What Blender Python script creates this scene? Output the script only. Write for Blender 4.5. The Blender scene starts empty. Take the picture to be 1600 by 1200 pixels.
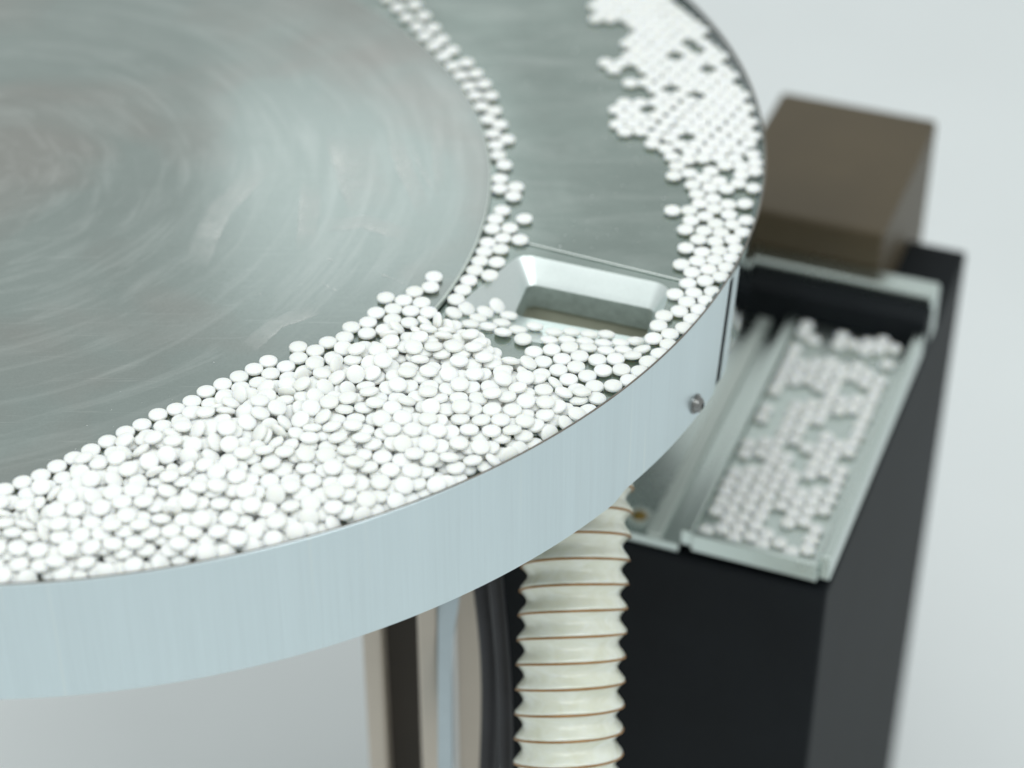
import bpy, bmesh, math, random
from mathutils import Vector, Matrix, Quaternion, noise
random.seed(11)
MM = 0.001                                   # everything below is given in millimetres
scene = bpy.context.scene
COL = scene.collection

# ------------------------------------------------------------------ camera, world, lights
PITCH = math.radians(37.0)
DIST = 965.0
CAM_Z = DIST * math.sin(PITCH)
cam_data = bpy.data.cameras.new("camera")
cam = bpy.data.objects.new("camera", cam_data)
COL.objects.link(cam)
cam.location = (0, 0, CAM_Z * MM)
cam.rotation_euler = (math.pi / 2 - PITCH, 0, 0)
cam_data.sensor_width = 36.0
cam_data.lens = 3500.0 / 1600.0 * 36.0
cam_data.clip_start = 0.01
cam_data.clip_end = 50.0
cam_data.dof.use_dof = True
cam_data.dof.focus_distance = 0.955
cam_data.dof.aperture_fstop = 4.0
scene.camera = cam

world = bpy.data.worlds.new("World")
scene.world = world
world.use_nodes = True
bg = world.node_tree.nodes["Background"]
bg.inputs[0].default_value = (0.895, 0.95, 0.94, 1)
bg.inputs[1].default_value = 0.76

def area(name, loc, target, sx, sy, power, color=(1, 1, 1)):
    d = bpy.data.lights.new(name, 'AREA')
    d.shape = 'RECTANGLE'; d.size = sx * MM; d.size_y = sy * MM
    d.energy = power; d.color = color
    o = bpy.data.objects.new(name, d); COL.objects.link(o)
    o.location = Vector(loc) * MM
    o.rotation_euler = (Vector(target) - Vector(loc)).to_track_quat('-Z', 'Y').to_euler()
    return o
area("unseen_lamp", (-500, 300, 1900), (0, 850, 0), 1500, 1500, 17, (0.97, 1.0, 0.98))
area("unseen_lamp", (900, -300, 1700), (0, 700, 0), 900, 900, 7, (0.95, 0.99, 1.0))  # unseen camera-side lamp, added to shape the rim
area("unseen_lamp", (-155, 2018, 693), (-71, 919, 0), 300, 230, 0.17, (0.9, 0.97, 1.0))  # unseen lamp added so the disc mirrors a bright patch

scene.view_settings.view_transform = 'Standard'
scene.view_settings.look = 'None'
scene.view_settings.exposure = 0.0
scene.view_settings.gamma = 1.0
scene.cycles.diffuse_bounces = 6
scene.cycles.glossy_bounces = 6
scene.cycles.max_bounces = 10

# ------------------------------------------------------------------ helpers
def tag(o, label=None, cat=None, group=None, kind=None):
    for k, v in (("label", label), ("category", cat), ("group", group), ("kind", kind)):
        if v: o[k] = v
    return o

def mesh_obj(name, verts, faces, mat, parent=None, smooth=False, angle=None):
    me = bpy.data.meshes.new(name)
    me.from_pydata([(v[0] * MM, v[1] * MM, v[2] * MM) for v in verts], [], faces)
    bm = bmesh.new(); bm.from_mesh(me)
    bmesh.ops.recalc_face_normals(bm, faces=bm.faces)
    if smooth:
        for f in bm.faces: f.smooth = True
        if angle:
            for e in bm.edges:
                if len(e.link_faces) == 2 and e.calc_face_angle(0) > math.radians(angle): e.smooth = False
    bm.to_mesh(me); bm.free()
    me.materials.append(mat)
    o = bpy.data.objects.new(name, me); COL.objects.link(o)
    if parent: o.parent = parent
    return o

def thing(name, loc, label, cat, group=None):
    o = bpy.data.objects.new(name, None); COL.objects.link(o)
    o.empty_display_size = 0.02
    o["base"] = 1; del o["base"]
    tag(o, label, cat, group)
    return o

def box_data(c, s, u=(1, 0), bev=0.0):
    """Box centred at c, size s, its local x along the horizontal direction u, chamfered."""
    ux = Vector((u[0], u[1], 0)).normalized(); uy = Vector((-ux.y, ux.x, 0)); uz = Vector((0, 0, 1))
    bm = bmesh.new(); bmesh.ops.create_cube(bm, size=1.0)
    for v in bm.verts:
        v.co = Vector(c) + ux * v.co.x * s[0] + uy * v.co.y * s[1] + uz * v.co.z * s[2]
    if bev: bmesh.ops.bevel(bm, geom=list(bm.edges), offset=bev, segments=2, profile=0.5, affect='EDGES')
    vs = [tuple(v.co) for v in bm.verts]; bm.verts.index_update()
    fs = [[v.index for v in f.verts] for f in bm.faces]; bm.free()
    return vs, fs
def box(name, c, s, mat, parent=None, u=(1, 0), bev=1.0):
    vs, fs = box_data(c, s, u, bev)
    return mesh_obj(name, vs, fs, mat, parent)

def lathe(profile, n=32, centre=(0, 0, 0), axis=(0, 0, 1)):
    q = Vector((0, 0, 1)).rotation_difference(Vector(axis).normalized()); c = Vector(centre)
    vs, fs, rings = [], [], []
    for r, z in profile:
        if r < 1e-6: rings.append([len(vs)]); vs.append(tuple(c + q @ Vector((0, 0, z))))
        else:
            rings.append(list(range(len(vs), len(vs) + n)))
            for k in range(n):
                a = 2 * math.pi * k / n
                vs.append(tuple(c + q @ Vector((r * math.cos(a), r * math.sin(a), z))))
    for A, B in zip(rings, rings[1:]):
        for k in range(n):
            k2 = (k + 1) % n
            if len(A) == 1 and len(B) == 1: continue
            if len(A) == 1: fs.append((A[0], B[k], B[k2]))
            elif len(B) == 1: fs.append((A[k], A[k2], B[0]))
            else: fs.append((A[k], A[k2], B[k2], B[k]))
    return vs, fs

def tube(points, radius, n=14, closed_ends=True):
    vs, fs = [], []; pts = [Vector(p) for p in points]; up = Vector((0.13, 0.97, 0.21)).normalized()
    prev = None
    for i, p in enumerate(pts):
        t = (pts[min(i + 1, len(pts) - 1)] - pts[max(i - 1, 0)]).normalized()
        a = up - t * up.dot(t) if prev is None else prev - t * prev.dot(t)
        a.normalize(); prev = a; b = t.cross(a)
        for k in range(n):
            w = 2 * math.pi * k / n; vs.append(tuple(p + (a * math.cos(w) + b * math.sin(w)) * radius))
    for i in range(len(pts) - 1):
        for k in range(n):
            fs.append((i * n + k, i * n + (k + 1) % n, (i + 1) * n + (k + 1) % n, (i + 1) * n + k))
    if closed_ends: fs.append(tuple(range(n))); fs.append(tuple(range((len(pts) - 1) * n, len(pts) * n)))
    return vs, fs

def bezier(p, n=40):
    P = [Vector(a) for a in p]; out = []
    for i in range(n + 1):
        t = i / n; Q = P[:]
        while len(Q) > 1: Q = [Q[k].lerp(Q[k + 1], t) for k in range(len(Q) - 1)]
        out.append(Q[0])
    return out

# ------------------------------------------------------------------ materials
def new_mat(name):
    m = bpy.data.materials.new(name); m.use_nodes = True
    nt = m.node_tree; return m, nt, nt.nodes["Principled BSDF"]
def N(nt, typ, **kw):
    n = nt.nodes.new(typ)
    for k, v in kw.items():
        if k.startswith("in_"):
            key = k[3:]; key = int(key) if key.isdigit() else key.replace("_", " ")
            n.inputs[key].default_value = v
        else: setattr(n, k, v)
    return n
def mix_rgb(nt, fac, a, b, blend='MIX'):
    n = nt.nodes.new("ShaderNodeMix"); n.data_type = 'RGBA'; n.blend_type = blend
    for s, v in ((n.inputs[0], fac), (n.inputs[6], a), (n.inputs[7], b)):
        if hasattr(v, "is_output"): nt.links.new(v, s)
        else: s.default_value = v
    return n.outputs[2]
def coords(nt, scale=(1, 1, 1), rot=(0, 0, 0), loc=(0, 0, 0)):
    tc = nt.nodes.new("ShaderNodeTexCoord"); mp = nt.nodes.new("ShaderNodeMapping")
    mp.inputs["Scale"].default_value = scale; mp.inputs["Rotation"].default_value = rot
    mp.inputs["Location"].default_value = loc
    nt.links.new(tc.outputs["Object"], mp.inputs[0]); return mp.outputs[0]
def noise_tex(nt, vec, scale, detail=4, rough=0.5, dist=0.0):
    n = N(nt, "ShaderNodeTexNoise", in_Scale=scale, in_Detail=detail, in_Roughness=rough, in_Distortion=dist)
    nt.links.new(vec, n.inputs["Vector"]); return n.outputs["Fac"]
def ramp(nt, fac, stops):
    n = nt.nodes.new("ShaderNodeValToRGB"); nt.links.new(fac, n.inputs[0])
    el = n.color_ramp.elements
    while len(el) < len(stops): el.new(0.5)
    for e, (p, c) in zip(el, stops):
        e.position = p; e.color = c if len(c) == 4 else (*c, 1)
    return n.outputs[0]
def g(v): return (v, v, v, 1)
def bump(nt, bsdf, h, strength, dist=0.0002):
    b = N(nt, "ShaderNodeBump", in_Strength=strength, in_Distance=dist)
    nt.links.new(h, b.inputs["Height"]); nt.links.new(b.outputs[0], bsdf.inputs["Normal"])

def steel(name, base, rough, mottle=0.06, streaks=0.0, scratches=True, dust=0.0, grain=0.03, tint=0.0, metal=1.0, polar=None):
    m, nt, b = new_mat(name)
    b.inputs["Metallic"].default_value = metal
    v = coords(nt)
    big = noise_tex(nt, v, 14, 5, 0.6, 0.6)
    lo = tuple(c * (1 - mottle) for c in base); hi = tuple(min(1, c * (1 + mottle)) for c in base)
    col = ramp(nt, big, [(0.3, lo), (0.7, hi)])
    if tint:      # pinkish reflection painted in as faint, broad warm patches
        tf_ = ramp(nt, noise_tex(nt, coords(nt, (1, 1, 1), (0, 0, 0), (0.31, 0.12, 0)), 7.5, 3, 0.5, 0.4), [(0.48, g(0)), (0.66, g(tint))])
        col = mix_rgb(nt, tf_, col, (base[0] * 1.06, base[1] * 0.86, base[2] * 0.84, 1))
    fine = noise_tex(nt, v, 900, 3, 0.6)
    col = mix_rgb(nt, 1.0, col, ramp(nt, fine, [(0.2, g(1 - grain * 3)), (0.8, g(1.0))]), 'MULTIPLY')
    rr = ramp(nt, big, [(0.25, g(rough * 0.82)), (0.75, g(rough * 1.22))])
    if scratches:
        h = None
        for i, ang in enumerate((0.35, 1.25, 2.3)):
            sv = coords(nt, (4, 260, 4), (0, 0, ang), (i * 3.1, i * 1.7, 0))
            s = noise_tex(nt, sv, 2.2, 3, 0.7, 1.5)
            line = ramp(nt, s, [(0.655, g(0)), (0.70, g(1))])
            col = mix_rgb(nt, 0.10, col, mix_rgb(nt, line, col, (0.85, 0.88, 0.86, 1)))
        bump(nt, b, fine, 0.05)
    if dust:
        # dry tablet powder wiped across the plate
        dv = coords(nt, (9, 30, 9), (0, 0, 0.9))
        if polar:      # wear that follows the turning: radius fine, angle coarse
            tc_ = nt.nodes.new("ShaderNodeTexCoord"); sp_ = nt.nodes.new("ShaderNodeSeparateXYZ"); sb_ = N(nt, "ShaderNodeVectorMath", operation='SUBTRACT')
            sb_.inputs[1].default_value = (polar[0], polar[1], 0); nt.links.new(tc_.outputs["Object"], sb_.inputs[0]); nt.links.new(sb_.outputs[0], sp_.inputs[0])
            a_t = N(nt, "ShaderNodeMath", operation='ARCTAN2'); nt.links.new(sp_.outputs[1], a_t.inputs[0]); nt.links.new(sp_.outputs[0], a_t.inputs[1])
            ln_ = N(nt, "ShaderNodeVectorMath", operation='LENGTH'); nt.links.new(sb_.outputs[0], ln_.inputs[0])
            m1_ = N(nt, "ShaderNodeMath", operation='MULTIPLY', in_1=70.0); nt.links.new(ln_.outputs["Value"], m1_.inputs[0])
            m2_ = N(nt, "ShaderNodeMath", operation='MULTIPLY', in_1=1.3); nt.links.new(a_t.outputs[0], m2_.inputs[0])
            cb_ = nt.nodes.new("ShaderNodeCombineXYZ"); nt.links.new(m1_.outputs[0], cb_.inputs[0]); nt.links.new(m2_.outputs[0], cb_.inputs[1])
            dv = cb_.outputs[0]
        d1 = noise_tex(nt, dv, 1.5, 6, 0.65, 0.8)
        dm = ramp(nt, d1, [(0.48, g(0)), (0.80, g(1))])
        mask = N(nt, "ShaderNodeMath", operation='MULTIPLY', in_1=dust); nt.links.new(dm, mask.inputs[0])
        col = mix_rgb(nt, mask.outputs[0], col, (0.80, 0.82, 0.80, 1))
        mt = N(nt, "ShaderNodeMath", operation='MULTIPLY_ADD', in_1=-0.8, in_2=1.0); nt.links.new(mask.outputs[0], mt.inputs[0])
        nt.links.new(mt.outputs[0], b.inputs["Metallic"])
    nt.links.new(col, b.inputs["Base Color"]); nt.links.new(rr, b.inputs["Roughness"])
    return m

M = {}
M["deck"] = steel("deck_steel", (0.40, 0.465, 0.435), 0.18, 0.09, dust=0.2)
M["deck_rear"] = steel("rear_deck_steel", (0.36, 0.42, 0.392), 0.18, 0.10, dust=0.22)
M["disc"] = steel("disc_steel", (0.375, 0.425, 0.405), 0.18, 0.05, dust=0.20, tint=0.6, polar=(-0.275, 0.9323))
M["disc_edge"] = steel("disc_edge_steel", (0.62, 0.68, 0.64), 0.3, 0.03, scratches=False, metal=0.45)
M["funnel"] = steel("funnel_steel", (0.74, 0.80, 0.79), 0.32, 0.03, scratches=False)
M["plate"] = steel("machine_plate", (0.62, 0.69, 0.66), 0.27, 0.05, scratches=False)
M["bracket"] = steel("bracket_steel", (0.50, 0.58, 0.62), 0.35, 0.1, scratches=False)

def rim_material(name, base, rough, amount):
    """Rolled sheet, brushed top to bottom: streaks follow the angle round the drum."""
    m, nt, b = new_mat(name)
    b.inputs["Metallic"].default_value = 1.0
    tc = nt.nodes.new("ShaderNodeTexCoord"); sep = nt.nodes.new("ShaderNodeSeparateXYZ")
    sub = N(nt, "ShaderNodeVectorMath", operation='SUBTRACT'); sub.inputs[1].default_value = (-0.2166, 0.9786, 0)
    nt.links.new(tc.outputs["Object"], sub.inputs[0]); nt.links.new(sub.outputs[0], sep.inputs[0])
    at = N(nt, "ShaderNodeMath", operation='ARCTAN2'); nt.links.new(sep.outputs[1], at.inputs[0]); nt.links.new(sep.outputs[0], at.inputs[1])
    cmb = nt.nodes.new("ShaderNodeCombineXYZ"); nt.links.new(at.outputs[0], cmb.inputs[0])
    mz = N(nt, "ShaderNodeMath", operation='MULTIPLY', in_1=0.06); nt.links.new(sep.outputs[2], mz.inputs[0]); nt.links.new(mz.outputs[0], cmb.inputs[1])
    s1 = noise_tex(nt, cmb.outputs[0], 170, 4, 0.7); s2 = noise_tex(nt, cmb.outputs[0], 22, 3, 0.5)
    c1 = ramp(nt, s1, [(0.25, tuple(c * (1 - amount) for c in base)), (0.75, base)])
    col = mix_rgb(nt, 1.0, c1, ramp(nt, s2, [(0.3, g(0.96)), (0.7, g(1.0))]), 'MULTIPLY')
    warm = ramp(nt, noise_tex(nt, cmb.outputs[0], 60, 2, 0.5), [(0.62, g(0)), (0.72, g(1))])
    col = mix_rgb(nt, 0.22, col, mix_rgb(nt, warm, col, (0.95, 0.93, 0.82, 1)))
    nt.links.new(col, b.inputs["Base Color"])
    nt.links.new(ramp(nt, s1, [(0.2, g(rough * 0.85)), (0.8, g(rough * 1.15))]), b.inputs["Roughness"])
    bump(nt, b, s1, 0.04)
    return m
M["rim"] = rim_material("rim_brushed", (0.68, 0.77, 0.80), 0.31, 0.08)
M["rim_polished"] = rim_material("rim_polished", (0.22, 0.27, 0.27), 0.07, 0.02)

def plain(name, c, rough=0.5, metal=0.0, var=0.08, scale=60, spec=0.5, bmp=0.0):
    m, nt, b = new_mat(name)
    f = noise_tex(nt, coords(nt), scale, 4, 0.6)
    nt.links.new(ramp(nt, f, [(0.3, tuple(x * (1 - var) for x in c)), (0.7, tuple(min(1, x * (1 + var)) for x in c))]), b.inputs["Base Color"])
    b.inputs["Roughness"].default_value = rough; b.inputs["Metallic"].default_value = metal
    b.inputs["Specular IOR Level"].default_value = spec
    if bmp: bump(nt, b, f, bmp)
    return m
M["duct"] = plain("duct_tarnished", (0.47, 0.48, 0.39), 0.4, 0.2, var=0.12, scale=30)
M["throat"] = plain("throat_galvanised", (0.42, 0.49, 0.46), 0.5, 0.35, var=0.14, scale=220)
M["rim_shadow"] = plain("rim_shadow_line", (0.20, 0.175, 0.15), 0.5, 0.5, var=0.2)
M["bead"] = plain("lit_edge_bead", (0.80, 0.84, 0.82), 0.35, 0.5, var=0.05)
M["floor"] = plain("floor_vinyl", (0.82, 0.85, 0.86), 0.45, var=0.02, scale=3)
M["black"] = plain("black_enamel", (0.006, 0.008, 0.010), 0.6, spec=0.15, var=0.3, scale=8)
M["rubber"] = plain("black_rubber", (0.020, 0.020, 0.024), 0.45, var=0.2)
M["beige"] = plain("beige_enamel", (0.55, 0.49, 0.42), 0.5, var=0.04, scale=10)
M["brown"] = plain("brown_enamel", (0.075, 0.055, 0.028), 0.5, var=0.15, scale=9)
M["dark_brown"] = plain("dark_brown_board", (0.030, 0.022, 0.014), 0.6, var=0.2, scale=9)
M["brass"] = plain("brass", (0.36, 0.25, 0.08), 0.35, 1.0)
M["chrome"] = plain("chrome", (0.24, 0.24, 0.235), 0.10, 1.0, var=0.03)
M["wire"] = plain("hose_wire", (0.36, 0.20, 0.08), 0.4, 0.4, var=0.15, scale=120)

def tablet_material():
    m, nt, b = new_mat("tablet_white")
    info = nt.nodes.new("ShaderNodeObjectInfo")
    f = noise_tex(nt, coords(nt), 1400, 3, 0.6)
    a = ramp(nt, info.outputs["Random"], [(0.0, (0.85, 0.86, 0.83)), (1.0, (0.915, 0.92, 0.90))])
    nt.links.new(mix_rgb(nt, 1.0, a, ramp(nt, f, [(0.3, g(0.975)), (0.7, g(1.0))]), 'MULTIPLY'), b.inputs["Base Color"])
    b.inputs["Roughness"].default_value = 0.5
    b.inputs["Specular IOR Level"].default_value = 0.35
    b.inputs["Subsurface Weight"].default_value = 0.55
    b.inputs["Subsurface Radius"].default_value = (1.0, 0.9, 0.7)
    b.inputs["Subsurface Scale"].default_value = 0.003
    bump(nt, b, f, 0.08)
    return m
M["tablet"] = tablet_material()

def hose_material():
    m, nt, b = new_mat("hose_plastic")
    f = noise_tex(nt, coords(nt, (1, 1, 2.2)), 75, 4, 0.6, 0.8)
    nt.links.new(ramp(nt, f, [(0.3, (0.72, 0.73, 0.60)), (0.7, (0.82, 0.845, 0.77))]), b.inputs["Base Color"])
    b.inputs["Roughness"].default_value = 0.28
    b.inputs["Subsurface Weight"].default_value = 0.3; b.inputs["Subsurface Scale"].default_value = 0.004
    b.inputs["Subsurface Radius"].default_value = (1.0, 0.9, 0.6)
    b.inputs["Coat Weight"].default_value = 0.6; b.inputs["Coat Roughness"].default_value = 0.15
    bump(nt, b, f, 0.35, 0.0008)
    return m
M["hose"] = hose_material()

# ------------------------------------------------------------------ the setting
fl = mesh_obj("floor", [(-6000, -4000, -720), (6000, -4000, -720), (6000, 8000, -720), (-6000, 8000, -720)], [(0, 1, 2, 3)], M["floor"])
tag(fl, kind="structure")

# ------------------------------------------------------------------ the collecting tray
OC = (-216.6, 978.6); OR = 343.5            # outer rim: centre and radius
IC = (-275.0, 932.3); IR = 265.0            # turning disc
RIM_TOP, RIM_BOTTOM, SHEET = 5.5, -54.5, 1.2
tray = thing("collecting_tray", None, "round steel tray with brushed pale blue rim and square funnel opening", "tray")

def rpoly(pts, rads, n=8):
    out = []; L = len(pts)
    for i in range(L):
        p = Vector(pts[i]); a = (Vector(pts[i - 1]) - p).normalized(); b = (Vector(pts[(i + 1) % L]) - p).normalized()
        th = math.acos(a.dot(b)); t = rads[i] / math.tan(th / 2); c = p + (a + b).normalized() * rads[i] / math.sin(th / 2)
        s = p + a * t - c; e = p + b * t - c
        a0 = math.atan2(s.y, s.x); a1 = math.atan2(e.y, e.x); d = (a1 - a0 + math.pi) % (2 * math.pi) - math.pi
        for k in range(n + 1): out.append((c.x + rads[i] * math.cos(a0 + d * k / n), c.y + rads[i] * math.sin(a0 + d * k / n)))
    return out
F_OUT = rpoly([(4, 872), (73.5, 845.5), (57, 786), (-34, 816)], [9, 9, 9, 9])
F_IN = rpoly([(7.46, 861.75), (65.42, 840.5), (59.93, 817.5), (0.88, 836.4)], [4, 4, 4, 4])

SEAM_A, SEAM_B = Vector((7.5, 879.6)), Vector((77.8, 848.7)); SD = (SEAM_B - SEAM_A).normalized()
def side(p): q = Vector(p) - SEAM_A; return SD.x * q.y - SD.y * q.x
def circle_hits():
    q = SEAM_A - Vector(OC); r = OR - SHEET - 0.05; bq = q.dot(SD); cq = q.dot(q) - r * r; s = math.sqrt(bq * bq - cq)
    return SEAM_A + SD * (-bq - s), SEAM_A + SD * (-bq + s)
H0, H1 = circle_hits()
def arc(a0, a1, n, r): return [(OC[0] + r * math.cos(a0 + (a1 - a0) * k / n), OC[1] + r * math.sin(a0 + (a1 - a0) * k / n)) for k in range(n + 1)]
ang = lambda p: math.atan2(p.y - OC[1], p.x - OC[0])
aL, aR = ang(H0), ang(H1)
while aL < aR: aL += 2 * math.pi
rr_ = OR - SHEET - 0.05
near_loop = arc(aL - 2 * math.pi, aR, 220, rr_)        # the near side of the seam, through the front
rear_loop = arc(aR, aL, 220, rr_)
def filled(name, loops, z, mat, parent, skirt=2.0, bev=None):
    bm = bmesh.new()
    for lp in loops:
        vs = [bm.verts.new((x * MM, y * MM, z * MM)) for x, y in lp]
        for i in range(len(vs)): bm.edges.new((vs[i], vs[(i + 1) % len(vs)]))
    bmesh.ops.triangle_fill(bm, edges=list(bm.edges), use_beauty=True)
    for f in bm.faces:
        if f.normal.z < 0: f.normal_flip()
    # thickness: walls down from each loop, and an underside
    geo = bmesh.ops.extrude_face_region(bm, geom=list(bm.faces))
    for v in [x for x in geo["geom"] if isinstance(x, bmesh.types.BMVert)]: v.co.z -= skirt * MM
    bmesh.ops.recalc_face_normals(bm, faces=bm.faces)
    me = bpy.data.meshes.new(name); bm.to_mesh(me); bm.free(); me.materials.append(mat)
    o = bpy.data.objects.new(name, me); COL.objects.link(o); o.parent = parent
    return o
filled("deck_plate", [near_loop, F_OUT], 0.0, M["deck"], tray)
filled("rear_deck_plate", [rear_loop], 0.8, M["deck_rear"], tray, 2.8)
# bead where the two deck plates meet, coloured bright like a lit edge
a_ = SEAM_A - SD * 2; b_ = SEAM_B + SD * 2
vs, fs = tube([(*(a_.lerp(b_, t / 20)), 0.62) for t in range(21)], 0.35, 8)
mesh_obj("lit_seam_edge_bead", vs, fs, M["bead"], tray, True)

# funnel pocket, square throat and the tarnished duct below it
def loft(rings, flip=False):
    vs, fs = [], []; n = len(rings[0])
    for r in rings: vs += r
    for i in range(len(rings) - 1):
        for k in range(n): fs.append((i * n + k, i * n + (k + 1) % n, (i + 1) * n + (k + 1) % n, (i + 1) * n + k))
    return vs, fs
def ringz(poly, z): return [(x, y, z) for x, y in poly]
def lerp_poly(A, B, t): return [(a[0] + (b[0] - a[0]) * t, a[1] + (b[1] - a[1]) * t) for a, b in zip(A, B)]
rings = [ringz(F_OUT, -0.02)] + [ringz(lerp_poly(F_OUT, F_IN, t), -10 * t) for t in (0.05, 0.35, 0.7, 0.95)] + [ringz(F_IN, -10.05)]
vs, fs = loft(rings)
mesh_obj("funnel", vs, fs, M["funnel"], tray, True, 40)
vs, fs = loft([ringz(F_IN, -10.05), ringz(F_IN, -22)])
mesh_obj("throat", vs, fs, M["throat"], tray, True, 40)
cx, cy = 33.5, 838.0
def scaled(poly, s, dx=0, dy=0): return [(cx + dx + (x - cx) * s, cy + dy + (y - cy) * s) for x, y in poly]
circ = []
for x, y in F_IN:
    a = math.atan2(y - cy, x - cx); circ.append((cx + 24 * math.cos(a), cy - 4 + 24 * math.sin(a)))
vs, fs = loft([ringz(scaled(F_IN, 1.12), -22), ringz(scaled(F_IN, 1.10), -27), ringz(lerp_poly(scaled(F_IN, 1.0), circ, 0.6), -48), ringz(circ, -72)])
fs.append(tuple(range(3 * len(F_IN), 4 * len(F_IN))))
mesh_obj("duct", vs, fs, M["duct"], tray, True, 40)

vs, fs = tube([(7.2, 864.0, -23), (12, 871.5, -34.5), (17, 879.5, -46)], 0.9, 8)
mesh_obj("corner_weld", vs, fs, M["disc_edge"], tray, True)

# rim: brushed skirt in front, polished drum sheet to the right and round the back
def rim_arc(name, a0, a1, n, top, bottom_fn, mat, r_out=OR, th=SHEET, slant=(0.0, 0.0)):
    vs, fs = [], []
    for k in range(n + 1):
        a = a0 + (a1 - a0) * k / n; b = bottom_fn(math.degrees(a))
        for r, z in ((r_out - th, top - 0.15), (r_out - th + 0.2, top), (r_out - 0.35, top), (r_out, top - 0.35), (r_out, b + 0.3), (r_out - 0.3, b), (r_out - th, b)):
            e = a + math.radians((slant[0] + (slant[1] - slant[0]) * k / n)) * (z - RIM_TOP) / 60.0
            vs.append((OC[0] + r * math.cos(e), OC[1] + r * math.sin(e), z))
    m_ = 7
    for k in range(n):
        for j in range(m_): fs.append((k * m_ + j, k * m_ + (j + 1) % m_, (k + 1) * m_ + (j + 1) % m_, (k + 1) * m_ + j))
    fs.append(tuple(range(m_))); fs.append(tuple(range(n * m_, (n + 1) * m_)))
    return mesh_obj(name, vs, fs, mat, tray, True, 35)
def front_bottom(d):
    t = min(1, max(0, (d + 38.6) / 1.6)); return RIM_BOTTOM - 0.7 + 3.2 * (t * t * (3 - 2 * t))
SPLIT = math.radians(-23.0)
rim_arc("rim_skirt", math.radians(-150), SPLIT, 300, RIM_TOP, front_bottom, M["rim"], slant=(0, 2.2))
rim_arc("rim_lip", SPLIT + math.radians(0.1), math.radians(206), 420, RIM_TOP, lambda d: RIM_TOP - 3.5, M["rim_polished"], OR - 0.2, SHEET - 0.2)
rim_arc("rim_drum", SPLIT + math.radians(-4), math.radians(206), 420, RIM_TOP - 2.5, lambda d: RIM_BOTTOM + 4, M["rim_polished"], OR - 2.4, 0.9)
# underside pan closes the tray
vs, fs = lathe([(0, -3.4), (OR - 3, -3.4), (OR - 3, -6), (0, -6)], 96, (OC[0], OC[1], 0))
vs = [v for v in vs]
def keep(v): return v
# (ring pan only outside the duct: four curved stiffener hoops)
for rad in (OR - 6,):
    vs, fs = lathe([(rad, -3), (rad, -30), (rad - 3, -30), (rad - 3, -3), (rad, -3)], 160, (OC[0], OC[1], 0))
    mesh_obj("stiffener_hoop", vs, fs, M["black"], tray, True, 40)

# dark tube standing in for the shadow line along the rim's top
vs, fs = tube([(OC[0] + (OR - 0.62) * math.cos(math.radians(-150 + k)), OC[1] + (OR - 0.62) * math.sin(math.radians(-150 + k)), RIM_TOP + 0.05) for k in range(0, 356)], 0.42, 6)
mesh_obj("rim_shadow_tube", vs, fs, M["rim_shadow"], tray, True)
rim_arc("pale_reflection_band", math.radians(-21.9), math.radians(-20.3), 10, RIM_TOP - 3.6, lambda d: RIM_BOTTOM + 4.5, M["rim"], OR - 0.1, SHEET, slant=(2.2, 2.2))  # pale strip built in place of a light reflection on the rim
rim_arc("dark_reflection_band", math.radians(-23.4), math.radians(-21.8), 6, RIM_TOP - 3.6, lambda d: RIM_BOTTOM + 4.5, M["black"], OR - 0.5, 0.6, slant=(2.2, 2.2))  # black strip built in place of the dark reflection next to it

# dome headed screw on the rim
def on_rim(adeg, z, out=0.0):
    a = math.radians(adeg); r = OR + out; return (OC[0] + r * math.cos(a), OC[1] + r * math.sin(a), z), (math.cos(a), math.sin(a), 0)
SCREW = (-29.0, -42.5)
p, ax = on_rim(SCREW[0], SCREW[1])
vs, fs = lathe([(0, 3.0), (1.3, 3.0), (1.35, 2.0), (1.5, 2.0), (1.6, 3.7), (2.8, 3.1), (3.7, 2.0), (4.1, 0.7), (4.1, -0.3)], 28, p, ax)
scr = mesh_obj("rim_screw", vs, fs, M["chrome"], tray, True, 50)
vs, fs = lathe([(3.9, 0.8), (4.8, 0.7), (4.9, 0.1), (4.9, -0.2)], 28, p, ax)
mesh_obj("washer", vs, fs, M["chrome"], scr, True, 50)

# ------------------------------------------------------------------ the turning disc
disc = thing("turning_disc", None, "large smooth grey steel disc lying inside the tray, scuffed, with a bright edge", "disc")
vs, fs = lathe([(0, 4.0), (IR - 0.9, 4.0)], 256, (IC[0], IC[1], 0))
mesh_obj("disc_plate", vs, fs, M["disc"], disc, False)
vs, fs = lathe([(IR - 0.9, 4.0), (IR - 0.25, 3.6), (IR - 0.1, 3.0), (IR - 0.3, 1.2), (IR - 2.5, 1.15), (0, 1.1)], 256, (IC[0], IC[1], 0))
mesh_obj("disc_rim", vs, fs, M["disc_edge"], disc, True, 30)
# pale streaks and short scuffs lying on the disc: thin ragged smears
def smear(pts, w, mat, z=4.09, blunt=False):
    vs, fs = [], []; P = [Vector(p) for p in pts]; n = len(P)
    for i, p in enumerate(P):
        t = (P[min(i + 1, n - 1)] - P[max(i - 1, 0)]).normalized(); nn = Vector((-t.y, t.x))
        ww = w * (random.uniform(0.93, 1.07) * (0.75 + 0.25 * i / n) if blunt else math.sin(math.pi * (i + 0.35) / (n + 0.2)) * random.uniform(0.5, 1.2))
        a, b = p + nn * ww * 0.5, p - nn * ww * 0.5
        vs += [(a.x, a.y, z), (b.x, b.y, z)]
    for i in range(n - 1): fs.append((2 * i, 2 * i + 1, 2 * i + 3, 2 * i + 2))
    return vs, fs
pm, pnt, pb = new_mat("pale_mark")
pb.inputs["Base Color"].default_value = (0.8, 0.82, 0.8, 1); pb.inputs["Roughness"].default_value = 0.8
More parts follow.
